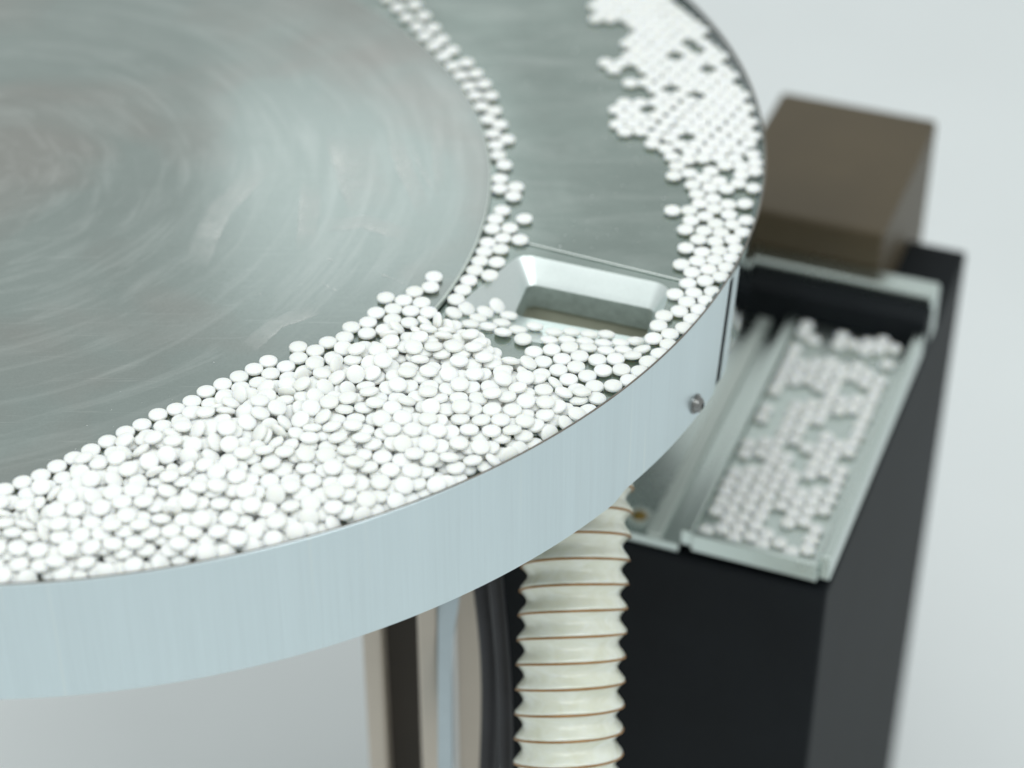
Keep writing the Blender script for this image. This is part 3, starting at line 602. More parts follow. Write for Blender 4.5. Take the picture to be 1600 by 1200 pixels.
4,-355,7051,47,2,4 4,-263,6989,31,-6,-61 4,-1580,7126,88,60,18 4,-1463,7095,87,-1,-4 4,-1382,7121,88,1,-9 4,-1266,7113,64,53,-9 4,-1184,7138,30,6,38 
4,-1109,7107,47,3,12 4,-1015,7095,46,7,5 4,-920,7093,52,-5,27 4,-842,7113,47,1,3 4,-751,7095,44,11,-3 4,-663,7124,46,-6,6 4,-575,7113,48,-6,1 
4,-495,7100,45,7,-7 4,-396,7123,48,-8,-4 4,-313,7124,45,2,5 4,-106,7112,21,24,11 4,-1511,7217,84,-6,2 4,-1431,7192,86,7,13 4,-1340,7192,88,1,0 
4,-1257,7188,87,14,-2 4,-1145,7182,60,61,-43 4,-1068,7224,33,-8,40 4,-966,7160,47,-5,2 4,-886,7190,46,10,-2 4,-788,7172,45,5,-2 4,-710,7190,44,-10,19 
4,-623,7204,46,4,7 4,-528,7197,48,-4,11 4,-444,7191,44,1,-3 4,-353,7201,45,1,7 4,-258,7211,46,-7,5 4,-172,7204,46,-6,8 4,-90,7209,47,-6,3 
4,-1289,7229,128,-66,-31 4,-1399,7247,94,26,38 4,-1294,7259,87,-3,-10 4,-1211,7253,86,7,5 4,-1086,7256,69,43,2 4,-972,7196,80,-54,17 
4,-907,7268,49,13,2 4,-826,7247,46,11,-2 4,-735,7254,47,-21,31 4,-657,7279,48,-2,18 4,-577,7270,46,2,9 4,-481,7267,45,3,-2 4,-399,7280,46,0,6 
4,-313,7280,45,8,10 4,-213,7289,46,-1,9 4,-134,7278,48,0,15 4,-44,7275,45,1,20 4,-1337,7394,87,-3,-7 4,-1258,7332,83,7,9 4,-1150,7310,87,1,-6 
4,-1056,7329,81,4,-40 4,-979,7332,41,63,-77 4,-906,7369,28,-17,49 4,-772,7323,52,21,-22 4,-693,7351,47,3,3 4,-613,7349,47,6,10 4,-525,7345,46,9,-13 
4,-440,7357,46,1,-2 4,-360,7360,46,3,10 4,-269,7347,48,0,4 4,-177,7361,44,-2,11 4,-92,7351,47,4,11 4,-3,7371,47,-3,6 4,-1238,7430,78,-28,79 
4,-1013,7417,87,4,0 4,-924,7413,64,61,-55 4,-852,7423,27,-13,50 4,-744,7414,52,-7,-3 4,-658,7424,47,12,-2 4,-577,7421,48,12,2 4,-483,7426,45,5,6 
4,-402,7440,45,2,12 4,-312,7425,47,7,5 4,-218,7437,48,0,3 4,-128,7445,45,0,2 4,-46,7439,45,5,11 4,54,7429,47,-7,4 4,-1178,7442,102,41,31 
4,-1094,7515,81,54,-20 4,-956,7474,89,-13,26 4,-879,7501,86,11,13 4,-774,7487,55,35,-35 4,-695,7499,41,11,17 4,-615,7494,48,3,9 4,-514,7500,46,5,-2 
4,-436,7522,45,5,6 4,-346,7499,47,7,8 4,-265,7507,49,5,8 4,-183,7513,46,6,9 4,-79,7517,46,-8,9 4,10,7498,47,-5,-7 4,90,7501,46,2,-18 
4,-955,7596,83,0,-15 4,-847,7575,83,-2,-18 4,-726,7572,52,74,-27 4,-657,7624,33,-5,36 4,-568,7560,51,9,-11 4,-481,7589,46,7,2 4,-394,7593,47,6,5 
4,-311,7573,48,2,-8 4,-223,7585,47,4,-3 4,-139,7597,46,4,6 4,-41,7601,44,-2,1 4,59,7576,46,-9,5 4,-899,7655,81,64,-76 4,-697,7662,70,68,-4 
4,-610,7689,22,-16,30 4,-520,7671,44,-12,26 4,-440,7658,52,11,-4 4,-335,7650,47,7,-10 4,-254,7660,48,7,-8 4,-172,7670,46,7,8 4,-89,7669,47,3,11 
4,3,7670,45,7,7 4,109,7684,45,-18,19 4,188,7664,33,65,22 4,-765,7769,84,16,-1 4,-553,7740,58,30,-34 4,-475,7739,44,-21,-11 4,-395,7726,45,1,-16 
4,-306,7726,45,-8,-14 4,-221,7733,47,-9,-7 4,-134,7741,46,-1,7 4,-34,7746,48,-9,27 4,54,7736,33,66,14 4,-632,7823,85,11,3 4,-529,7812,83,-12,7 
4,-423,7811,59,36,19 4,-345,7829,44,-9,5 4,-270,7797,49,7,-5 4,-183,7805,46,1,3 4,-85,7808,46,-7,-11 4,35,7818,18,10,1 4,-577,7877,71,51,34 
4,-480,7894,49,-3,36 4,-394,7913,45,-6,11 4,-312,7904,47,10,11 4,-213,7880,46,-3,-8 4,-117,7882,45,-10,-5 4,-539,7962,78,-9,81 4,-412,8011,58,53,44 
4,-338,7981,47,-2,19 4,-243,7955,46,-8,-34 4,-157,7974,48,-9,-12 4,-385,8086,57,61,39 4,-291,8071,38,-60,-57 4,-2271,6412,76,-15,20 
4,-2179,6404,70,-1,3 4,-2311,6479,76,-13,16 4,-2127,6465,73,-8,11 4,-2049,6488,78,11,10 4,-1954,6410,55,-24,-33 4,-1860,6411,36,41,-65 
4,-1759,6479,71,15,18 4,-2370,6554,76,8,-19 4,-2277,6563,78,-8,-6 4,-2203,6531,69,42,6 4,-2085,6562,78,-15,-5 4,-1997,6549,76,-13,-13 
4,-1915,6552,75,17,-2 4,-1835,6540,74,-3,-8 4,-1720,6550,73,0,-23 4,-1633,6560,72,-18,-6 4,-1550,6574,77,12,9 4,-1467,6582,77,3,13 
4,-1358,6501,32,55,-33 4,-1293,6578,76,12,3 4,-1183,6543,56,22,-65 4,-2382,6651,78,-7,4 4,-2304,6675,73,-10,24 4,-2226,6624,63,50,-37 
4,-2148,6522,91,-9,10 4,-2035,6625,76,-11,-5 4,-1951,6642,77,2,29 4,-1873,6620,75,18,27 4,-1764,6618,74,3,5 4,-1684,6623,76,-9,-17 
4,-1603,6635,75,7,-4 4,-1516,6648,77,4,8 4,-1413,6642,74,-7,8 4,-1333,6650,77,0,9 4,-1249,6647,75,11,9 4,-1150,6652,73,-3,7 4,-1070,6613,69,-3,-17 
4,-934,6636,46,-3,-32 4,-2008,6751,77,19,72 4,-1905,6677,85,30,64 4,-1826,6686,71,2,-4 4,-1731,6693,75,-7,-8 4,-1650,6701,75,10,-6 
4,-1570,6708,74,13,-13 4,-1463,6732,71,-2,1 4,-1382,6725,75,5,35 4,-1289,6717,76,5,1 4,-1199,6717,73,3,-21 4,-1115,6726,74,6,-6 
4,-1012,6670,56,-16,-46 4,-1884,6734,84,87,16 4,-1773,6768,71,-17,-2 4,-1687,6773,75,8,-7 4,-1601,6783,76,-9,-15 4,-1511,6796,71,7,0 
4,-1411,6802,74,-12,10 4,-1333,6823,73,4,1 4,-1240,6821,72,-16,3 4,-1159,6816,76,3,16 4,-1079,6799,73,21,-5 4,-1829,6879,76,-73,22 
4,-1705,6851,91,20,-26 4,-1631,6876,72,26,-17 4,-1550,6882,71,-5,-5 4,-1456,6883,74,-11,15 4,-1378,6890,81,30,12 4,-1284,6888,72,1,15 
4,-1196,6890,74,-8,12 4,-1112,6899,75,-1,3 4,-1023,6881,75,-10,-16 4,-942,6887,76,-6,-29 4,-1684,6925,114,-1,-30 4,-1596,6942,97,55,-8 
4,-1502,6946,76,32,-36 4,-1422,6959,70,-6,35 4,-1323,6950,79,-5,27 4,-1244,6967,76,-8,10 4,-1159,6964,75,6,2 4,-1055,6957,77,-16,-7 
4,-890,6949,78,3,-11 4,-721,6939,70,11,-26 4,-1675,7057,87,-16,5 4,-1543,6989,114,-13,-9 4,-1436,6988,99,-41,75 4,-1370,7021,66,78,-32 
4,-1302,7026,62,-41,14 4,-1193,7039,79,-1,0 4,-1108,7034,79,-11,-11 4,-756,7029,72,5,-8 4,-668,7033,74,1,3 4,-1466,7037,114,10,-33 
4,-1513,7124,100,-55,31 4,-1401,7081,111,2,-46 4,-1311,7084,100,-23,-83 4,-1227,7112,79,50,3 4,-1150,7107,75,-20,16 4,-1062,7101,76,-2,16 
4,-975,7102,75,-2,13 4,-874,7111,79,1,9 4,-794,7105,76,-4,-8 4,-711,7107,73,-1,2 4,-610,7122,77,-8,10 4,-74,7129,43,59,30 4,-1469,7189,116,-17,0 
4,-1385,7168,116,-6,14 4,-1302,7147,110,-4,-23 4,-1212,7172,105,70,-19 4,-1102,7178,75,37,-65 4,-1008,7127,100,-14,40 4,-912,7183,80,-30,8 
4,-836,7181,74,-4,13 4,-754,7175,75,6,8 4,-674,7204,75,1,21 4,-486,7198,77,12,-11 4,-399,7203,75,-2,-9 4,-1357,7270,112,7,16 4,-1241,7249,118,-18,-25 
4,-1147,7240,105,3,-7 4,-781,7252,74,-3,20 4,-705,7282,76,-4,25 4,-608,7285,76,-2,12 4,-530,7266,74,4,1 4,-447,7269,75,3,-5 4,-364,7284,76,8,4 
4,-1274,7366,111,-4,15 4,-1200,7308,111,-20,3 4,-1003,7296,85,31,-88 4,-942,7327,84,71,17 4,-847,7352,61,8,-15 4,-731,7354,79,3,14 
4,-651,7363,77,-3,19 4,-570,7360,77,-7,-4 4,-491,7336,74,9,-15 4,-401,7356,77,-1,-4 4,-305,7345,77,-22,-9 4,-1192,7381,106,10,61 4,-885,7420,83,68,-25 
4,-802,7417,70,-24,1 4,-529,7429,74,-2,2 4,-449,7421,75,2,5 4,-367,7443,75,8,-1 4,-1032,7501,91,-2,-14 4,-744,7491,82,30,-26 4,-663,7505,73,-12,16 
4,-563,7503,75,-1,2 4,-482,7500,76,9,-5 4,-400,7517,75,7,7 4,-308,7498,80,-14,28 4,-224,7504,78,1,4 4,-621,7595,74,-9,32 4,-524,7573,78,10,-14 
4,-438,7588,76,-8,-7 4,-351,7583,78,-8,-7 4,-174,7580,76,-9,-9 4,-94,7588,73,11,-7 4,-651,7669,71,68,-15 4,-579,7664,63,-23,-2 4,-500,7654,81,10,-9 
4,-390,7653,76,6,2 4,-299,7646,77,-1,-15 4,-215,7652,77,2,-16 4,-126,7670,77,-15,-3 4,-42,7685,77,1,-18 4,-608,7730,92,2,-44 4,-519,7725,77,31,-27 
4,-440,7718,77,11,3 4,-345,7720,74,-4,-3 4,-265,7720,76,7,-4 4,-169,7740,77,-1,8 4,-84,7754,73,-1,10 4,-463,7858,87,13,8 4,-383,7836,76,13,20 
4,-304,7817,79,-8,19 4,-219,7819,75,-8,25 4,-132,7828,72,-6,13 4,-438,7935,74,9,-10 4,-360,7913,77,3,15 4,-261,7889,73,-2,4 4,-144,7908,72,-22,11 
4,-506,8024,73,65,20 4,-367,8010,77,25,37 4,-287,8009,67,2,59 4,-330,8082,67,-94,-24 4,-2114,6645,66,-62,-29 4,-1989,6683,91,-6,35 
4,-1563,6654,105,-9,20 4,-1455,6663,99,-4,24 4,-1824,6613,101,94,15 4,-1772,6667,100,-13,6 4,-1515,6719,98,4,-7 4,-1343,6763,93,10,95 
4,-1218,6695,102,1,-19 4,-1798,6747,100,-7,-19 4,-1718,6752,104,-15,-7 4,-1621,6760,103,-9,-15 4,-1542,6794,104,-1,1 4,-1460,6806,99,-7,11 
4,-1283,6806,99,-2,-22 4,-1030,6786,96,0,-16 4,-1763,6819,109,-10,-32 4,-1662,6828,103,48,-17 4,-1589,6860,97,-6,-22 4,-1508,6871,100,4,-9 
4,-1251,6893,102,11,13 4,-1176,6891,109,24,5 4,-1061,6869,101,-8,-20 4,-1376,6956,103,-5,17 4,-1186,6971,111,-19,-27 4,-1105,6959,101,-5,-9 
4,-1318,7018,93,-48,14 4,-1241,7030,103,-22,-1 4,-1145,7029,108,-4,-24 4,-1092,7101,107,-5,10 4,-1152,7154,109,2,-29 4,-1045,7165,72,39,-87 
4,-1169,7228,137,4,-23 4,-1013,7232,82,-80,-3 4,-825,7281,94,-4,44 4,-397,7759,94,5,36 4,-6,7789,63,15,52 4,-299,7943,88,12,53 1,-35,12142,25,-1,0 
1,48,12147,25,1,-1 1,171,11932,25,3,2 1,129,12142,25,2,1 1,254,11647,25,1,0 1,213,11717,25,-1,-3 1,253,11789,25,0,-1 1,251,11928,25,4,-3 
1,210,12003,25,-3,5 1,250,12073,25,-1,0 1,215,12146,25,-1,-2 1,337,11642,25,0,1 1,294,11718,25,2,4 1,337,11786,25,0,1 1,294,11858,25,-3,0 
1,335,11931,25,-1,3 1,290,11998,25,-3,-2 1,330,12068,25,-4,-1 1,418,11505,25,-2,0 1,420,11788,25,-1,3 1,377,11856,25,2,0 1,418,11930,25,2,-3 
1,377,11999,25,-1,1 1,497,10501,25,2,1 1,460,10998,25,-1,1 1,498,11073,25,2,5 1,458,11145,25,-1,4 1,501,11214,25,-1,2 1,500,11499,25,-4,0 
1,456,11576,25,4,-1 1,500,11645,25,0,1 1,458,11716,25,-1,0 1,457,11860,25,1,2 1,570,9787,25,2,-1 1,533,9860,25,-3,-1 1,574,9936,25,3,1 
1,534,10006,25,-3,3 1,578,10076,25,-1,-2 1,537,10431,25,2,-2 1,581,10500,25,-1,0 1,540,11000,25,-2,-1 1,579,11074,25,-1,-1 1,538,11143,25,-1,0 
1,581,11215,25,-3,0 1,541,11285,25,1,-1 1,581,11359,25,0,2 1,580,11502,25,0,0 1,537,11573,25,1,-1 1,580,11646,25,3,0 1,539,11716,25,3,0 
1,650,9792,25,3,0 1,613,9865,25,-1,1 1,654,9934,25,-2,0 1,618,10005,25,0,0 1,659,10075,25,-2,1 1,618,10283,25,1,-2 1,661,10504,25,3,1 
1,624,10575,25,0,1 1,666,10644,25,3,-1 1,621,10712,25,4,-1 1,663,10785,25,-1,-1 1,664,10930,25,-1,-1 1,622,11002,25,3,4 1,664,11071,25,0,1 
1,622,11144,25,-3,-1 1,662,11214,25,-3,-2 1,623,11285,25,-2,3 1,661,11357,25,-1,0 1,624,11428,25,-1,-2 1,664,11502,25,-1,2 1,622,11571,25,1,3 
1,661,11643,25,0,-1 1,702,9667,25,3,1 1,759,9818,25,0,-1 1,694,9864,25,1,3 1,734,9943,25,2,-1 1,739,10083,25,0,0 1,741,10221,25,-2,-2 
1,698,10289,25,0,0 1,744,10360,25,0,1 1,702,10431,25,3,-3 1,744,10501,25,-4,1 1,704,10572,25,2,1 1,747,10641,25,5,-1 1,704,10716,25,-1,0 
1,746,10788,25,-2,-2 1,703,10859,25,2,-1 1,745,10928,25,-1,-5 1,703,11001,25,0,4 1,744,11070,25,-4,2 1,703,11142,25,2,0 1,743,11217,25,0,-3 
1,705,11289,25,-1,0 1,746,11359,25,-1,0 1,745,11501,25,-1,2 1,706,11571,25,0,-1 1,868,9515,25,-1,1 1,768,9621,25,-1,-1 1,840,9658,25,-2,1 
1,795,9725,25,4,-1 1,836,9793,25,-2,-2 1,795,9890,25,2,0 1,835,9959,25,-4,-2 1,775,10012,25,0,0 1,819,10080,25,0,0 1,781,10151,25,0,-1 
1,788,10286,25,-3,-1 1,829,10359,25,6,1 1,784,10431,25,0,1 1,829,10498,25,3,0 1,785,10570,25,-3,0 1,828,10644,25,-3,0 1,789,10715,25,2,-2 
1,827,10786,25,4,2 1,786,10858,25,0,-1 1,825,10930,25,1,2 1,784,10999,25,-2,-1 1,826,11076,25,-1,3 1,783,11145,25,3,-3 1,827,11214,25,1,-4 
1,785,11285,25,-1,0 1,788,11432,25,-5,-1 1,934,9341,25,1,2 1,945,9529,25,2,-3 1,885,9592,25,2,0 1,920,9664,25,-1,3 1,915,9803,25,-2,-2 
1,873,9871,25,1,-2 1,913,9942,25,1,1 1,879,10026,25,-1,0 1,918,10096,25,1,0 1,862,10153,25,-1,1 1,910,10218,25,-2,2 1,869,10287,25,1,1 
1,910,10358,25,-4,2 1,869,10429,25,1,-1 1,910,10498,25,1,1 1,910,10645,25,1,1 1,871,10716,25,1,-2 1,911,10786,25,-1,3 1,867,10859,25,0,1 
1,910,10928,25,3,0 1,867,10998,25,1,-1 1,910,11075,25,-3,0 1,871,11147,25,-2,-3 1,866,11285,25,1,-1 1,1040,9244,25,0,1 1,1009,9316,25,-1,1 
1,976,9408,25,1,-1 1,1023,9536,25,2,-1 1,972,9604,25,-1,-3 1,1009,9675,25,-1,0 1,957,9735,25,-2,2 1,996,9805,25,0,4 1,954,9874,25,-3,-3 
1,999,9940,25,-2,0 1,957,10009,25,5,0 1,996,10079,25,1,2 1,990,10217,25,2,-1 1,949,10287,25,-1,0 1,991,10357,25,-1,-1 1,953,10428,25,3,1 
1,991,10498,25,-3,2 1,952,10570,25,-1,0 1,991,10786,25,1,-1 1,951,10859,25,1,0 1,992,10930,25,-1,1 1,950,11003,25,-1,-3 1,1114,8962,25,1,2 
1,1119,9110,25,-3,1 1,1102,9294,25,1,3 1,1123,9372,25,0,1 1,1050,9462,25,-1,-1 1,1103,9528,25,2,1 1,1053,9609,25,-4,0 1,1091,9678,25,3,-2 
1,1048,9745,25,4,1 1,1093,9811,25,3,2 1,1040,9872,25,-3,-1 1,1080,9942,25,-2,3 1,1038,10010,25,1,4 1,1077,10081,25,0,-1 1,1035,10150,25,-2,-4 
1,1074,10220,25,2,1 1,1030,10287,25,-1,0 1,1072,10359,25,2,-3 1,1074,10501,25,3,0 1,1033,10570,25,-1,-2 1,1071,10643,25,1,0 1,1034,10714,25,0,0 
1,1032,10860,25,-3,2 1,1173,9250,25,1,3 1,1195,9406,25,0,-4 1,1129,9452,25,0,-3 1,1197,9564,25,1,1 1,1132,9609,25,-4,3 1,1185,9670,25,-3,0 
1,1136,9744,25,0,-1 1,1176,9813,25,1,4 1,1132,9881,25,-2,2 1,1170,9950,25,3,-1 1,1119,10012,25,2,-1 1,1157,10082,25,2,-4 1,1115,10151,25,1,1 
1,1155,10221,25,-1,-2 1,1114,10290,25,4,1 1,1153,10361,25,0,1 1,1116,10432,25,0,2 1,1113,10572,25,0,1 1,1203,9485,25,0,0 1,1216,9744,25,1,-1 
1,1215,9883,25,1,1 1,1208,10021,25,4,-1 1,1196,10152,25,-1,3 
"""
SPECIAL_TABLETS = [
    (5, 899, 'lone white tablet lying free on bare steel beside the narrow stream'),
    (3, 881, 'white tablet just above the left end of the bright seam line'),
    (10, 810, "white tablet alone on the opening's lower lip, beside the row of four"),
    (-6, 826, 'white tablet leaning highest up the left slope of the funnel, beside the opening'),
    (-1, 819, 'white tablet at the lower left corner of the square opening'),
    (4, 801, "white tablet at the right end of the loose cluster below the opening's left corner"),
    (-35, 843, "topmost white tablet on the round disc, close to the disc's bright edge"),
    (-37, 835, 'white tablet directly below the topmost one on the round disc'),
    (-56, 827, "white tablet jutting up onto the bare disc, left of the disc's topmost tablet"),
    (-92, 789, "white tablet jutting up onto the bare disc halfway along the heap's upper edge"),
    (-105, 779, 'white tablet bulging onto the dark lower left part of the disc'),
    (76, 906, 'white tablet jutting furthest left from the band along the rim'),
    (79, 937, 'white tablet at the left edge of the band, above the notch of bare steel'),
    (76, 833, 'white tablet beside the upper right corner of the funnel'),
    (70, 817, "upper of two white tablets closest to the funnel's right slope"),
    (62, 788, "lowest white tablet of the band along the rim, beside the heap's right end"),
    (1, 927, 'white tablet on the right side of the narrow stream, upper of a close pair'),
    (-28, 833, 'lowest white tablet of the narrow stream, beside the tip of the disc edge'),
    (-10, 1001, 'white tablet at the far upper end of the narrow stream, right one of a pair'),
    (41, 804, "rightmost white tablet of the row of four on the opening's lower edge"),
    (54, 799, 'white tablet below the lower right corner of the square opening'),
]

def tablet_rings(n, fine=True):
    top = [(4.0, 0.42), (3.92, 0.62), (3.68, 0.80), (3.15, 1.09), (2.3, 1.42), (1.2, 1.66), (0, 1.74)] if fine else [(4.0, 0.65), (3.78, 0.92), (2.7, 1.3), (0, 1.70)]
    prof = [(r, -z) for r, z in reversed(top)] + top
    return lathe(prof, n)
tv, tf = tablet_rings(32)
tm = bpy.data.meshes.new("tablet"); tm.from_pydata([tuple(c * MM for c in v) for v in tv], [], tf)
for p_ in tm.polygons: p_.use_smooth = True
tm.materials.append(M["tablet"])
bm = bmesh.new(); bm.from_mesh(tm); bmesh.ops.recalc_face_normals(bm, faces=bm.faces); bm.to_mesh(tm); bm.free()
REGIONS = {
 0: ("white tablets in the narrow stream along the disc edge", "round white tablet in the narrow stream between the disc's bright edge and the bare deck"),
 1: ("white tablets banked inside the rim", "round white tablet lying flat in the band along the inside of the right rim"),
 2: ("white tablets at the heap's upper edge", "round white tablet lying flat at the upper edge of the heap, on the grey disc"),
 3: ("white tablets on the funnel slope", "round white tablet tipped toward the square opening on the funnel slope below it"),
}
def parse(s):
    out = []
    for w in s.split():
        r, x, y, z, nx, ny = (int(a) for a in w.split(","))
        nx /= 100; ny /= 100
        out.append((r, x / 10, y / 10, z / 10, Vector((nx, ny, math.sqrt(max(0, 1 - nx * nx - ny * ny))))))
    return out
def rotation(nrm):
    q = Vector((0, 0, 1)).rotation_difference(nrm)
    return q @ Quaternion((0, 0, 1), random.uniform(0, 6.28))
def heap_label(x, y, nrm):
    tilt = math.degrees(math.acos(min(1, nrm.z)))
    rim = OR - math.hypot(x - OC[0], y - OC[1])
    where, grp = ("in the heap close to the curved rim", "against the rim") if rim < 28 else \
        ("in the heap below the funnel opening", "below the funnel") if x > -18 else \
        ("in the middle of the heap", "in the heap's middle") if x > -60 else \
        ("in the heap end furthest from the funnel", "in the heap end away from the funnel")
    if tilt > 40: return "white tablet tipped steeply on its edge " + where, "steeply tipped white tablets " + grp
    if tilt > 16: return "white tablet leaning on its neighbours " + where, "leaning white tablets " + grp
    return "white tablet lying almost flat " + where, "flat white tablets " + grp
singles = parse(SINGLE_TABLETS); others = parse(OTHER_TABLETS)
special = {}
ORD = "first second third fourth fifth sixth seventh eighth ninth tenth eleventh twelfth thirteenth fourteenth fifteenth sixteenth seventeenth eighteenth nineteenth twentieth".split()
def nth(k): return ORD[k] if k < 20 else str(k + 1) + ("st" if k % 10 == 0 and k != 110 else "nd" if k % 10 == 1 else "rd" if k % 10 == 2 else "th")
own = {}
def rim_dist(i): return OR - math.hypot(singles[i][1] - OC[0], singles[i][2] - OC[1])
def rim_ang(i): return math.atan2(singles[i][2] - OC[1], singles[i][1] - OC[0])
for k, i in enumerate(sorted((i for i, t in enumerate(singles) if t[0] == 0), key=lambda i: singles[i][2])):
    own[i] = "round white tablet, %s up the narrow stream from the heap" % nth(k)
files = {}
for i, t in enumerate(singles):
    if t[0] == 1: files.setdefault(int(max(0, (rim_dist(i) - 2) // 7.1)), []).append(i)
for fno, idx in files.items():
    for k, i in enumerate(sorted(idx, key=rim_ang)):
        own[i] = ("white tablet touching the rim, %s up the band from the heap" % nth(k)) if fno == 0 else \
            ("white tablet in the band's %s file from the rim, %s up" % (nth(fno), nth(k)))
for k, i in enumerate(sorted((i for i, t in enumerate(singles) if t[0] == 2), key=lambda i: -singles[i][1])):
    own[i] = "white tablet at the heap's upper edge, %s along from the disc's bright edge" % nth(k)
for k, i in enumerate(sorted((i for i, t in enumerate(singles) if t[0] == 3), key=lambda i: singles[i][1])):
    own[i] = "tipped white tablet on the funnel's lower slope, %s along from the narrow stream" % nth(k)
for k, i in enumerate(sorted((i for i, t in enumerate(singles) if t[0] == 4 and rim_dist(i) < 9), key=lambda i: -rim_ang(i))):
    own[i] = "heaped white tablet against the curved rim, %s from the heap's funnel end" % nth(k)
for sx, sy, lab in SPECIAL_TABLETS:
    i = min((i for i in range(len(singles)) if i not in special), key=lambda i: (singles[i][1] - sx) ** 2 + (singles[i][2] - sy) ** 2)
    if (singles[i][1] - sx) ** 2 + (singles[i][2] - sy) ** 2 < 25: special[i] = lab
proto = bpy.data.objects.new("tablet", tm)
for i, (r, x, y, z, nrm) in enumerate(singles):
    o = proto if i == 0 else proto.copy()
    COL.objects.link(o)
    o.rotation_mode = 'QUATERNION'; o.rotation_quaternion = rotation(nrm); o.location = (x * MM, y * MM, z * MM)
    if r == 4: lab, grp = heap_label(x, y, nrm)
    else: grp, lab = REGIONS[r]
    lab = special.get(i) or own.get(i) or lab
    tag(o, lab, "tablet", grp)
    if i in special: del o["group"]
def joined(name, items, tr, mat, label, cat):
    vs, fs = [], []
    for (x, y, z, nrm) in items:
        q = rotation(nrm); b = len(vs); c = Vector((x, y, z))
        vs += [tuple((c + q @ Vector(v)) * MM) for v in tr[0]]; fs += [tuple(b + k for k in f) for f in tr[1]]
    me = bpy.data.meshes.new(name); me.from_pydata(vs, [], fs)
    me.polygons.foreach_set("use_smooth", [True] * len(me.polygons)); me.materials.append(mat)
    o = bpy.data.objects.new(name, me); COL.objects.link(o)
    return tag(o, label, cat, kind="stuff")
joined("tablet_heap", [t[1:] for t in others], tablet_rings(24), M["tablet"], "white tablets filling the rest of the heap and streams around the singly built ones", "tablets")

cv, cf = [], []
for k in range(900):
    t = others[random.randrange(len(others))]
    if k % 3 == 0: a = random.uniform(-.7, .5); r_ = OR - random.uniform(2, 85); x, y = OC[0] + r_ * math.cos(a), OC[1] + r_ * math.sin(a)
    else: x, y = t[1] + random.gauss(0, 14), t[2] + random.gauss(0, 14)
    if math.hypot(x - OC[0], y - OC[1]) > OR - 2: continue
    if -36 < x < 76 and 780 < y < 874: continue
    z = 4.0 if math.hypot(x - IC[0], y - IC[1]) < IR - 1 else (0.8 if side((x, y)) > 0 else 0.0)
    if abs(math.hypot(x - IC[0], y - IC[1]) - IR) < 1: continue
    q_ = random.uniform(0.12, 0.42) * (1.6 if random.random() < 0.06 else 1); b0 = len(cv)
    for m_ in range(4):
        a = m_ * 1.57 + random.random(); cv.append((x + q_ * math.cos(a), y + q_ * math.sin(a), z + 0.01))
    cv.append((x + random.uniform(-.1, .1), y, z + q_ * 0.8))
    cf += [(b0 + i_, b0 + (i_ + 1) % 4, b0 + 4) for i_ in range(4)] + [(b0 + 3, b0 + 2, b0 + 1, b0)]
crumbs = mesh_obj("tablet_crumbs", cv, cf, M["tablet"])
tag(crumbs, "tiny white crumbs and powder specks of broken tablets on the steel deck", "crumbs", kind="stuff")

# ------------------------------------------------------------------ ribbed suction hose
hose = thing("ribbed_hose", None, "cream ribbed suction hose with brown spiral wire hanging below the tray rim", "hose")
upv = Vector((0, math.sin(PITCH), math.cos(PITCH))); 
top = Vector((33.5, 834, -66)); 
def along(py, px, depth):
    fw = Vector((0, math.cos(PITCH), -math.sin(PITCH)))
    return Vector((0, 0, CAM_Z)) + fw * depth + upv * ((600 - py) / 3500 * depth) + Vector(((px - 800) / 3500 * depth, 0, 0))
HOSE_AXIS = [tuple(top), (32.5, 805, -86), (29.0, 782, -104), (27.3, 762, -122), (26.5, 742, -146), (26.0, 722, -172), (25.0, 695, -207), (24.0, 660, -250), (24.0, 640, -330), (24.0, 640, -420)]
path = bezier(HOSE_AXIS, 260)
PITCH_MM, R_IN, R_OUT = 11.2, 21.6, 25.2
vs, fs, wire = [], [], []; n = 48; prev = None; s_acc = 0.0; rows = []
# resample by arc length, 10 samples per turn of the spiral
dense = [path[0]]; acc = 0
step = PITCH_MM / 12
for a, b in zip(path, path[1:]):
    L = (b - a).length; t = step - acc
    while t <= L: dense.append(a.lerp(b, t / L)); t += step
    acc = (acc + L) % step if False else L - (t - step)
pts = dense
for i, p in enumerate(pts):
    t = (pts[min(i + 1, len(pts) - 1)] - pts[max(i - 1, 0)]).normalized()
    a = Vector((1, 0, 0)) if prev is None else prev
    a = (a - t * a.dot(t)).normalized(); prev = a; b = t.cross(a)
    s = i * step
    for k in range(n):
        w = 2 * math.pi * k / n
        ph = (s / PITCH_MM - k / n) % 1.0
        d = abs(ph - 0.5) * 2                     # 1 at the ridge, 0 in the valley
        r = R_IN + (R_OUT - R_IN) * (1 - math.cos(math.pi * d)) / 2 * 0.55 + (R_OUT - R_IN) * 0.45 * d ** 1.5
        r += 0.45 * noise.noise(Vector((math.cos(w) * 1.6, math.sin(w) * 1.6, s * 0.09)))
        vs.append(tuple(p + (a * math.cos(w) + b * math.sin(w)) * r))
for i in range(len(pts) - 1):
    for k in range(n): fs.append((i * n + k, i * n + (k + 1) % n, (i + 1) * n + (k + 1) % n, (i + 1) * n + k))
hb = mesh_obj("hose_wall", vs, fs, M["hose"], hose, True)
def frame_at(s):
    i = min(len(pts) - 2, max(1, int(s / step))); t = (pts[i + 1] - pts[i - 1]).normalized()
    a = Vector((1, 0, 0)); a = (a - t * a.dot(t)).normalized(); return pts[i], a, t.cross(a), t
turns = int(len(pts) * step / PITCH_MM) - 1; wp = []
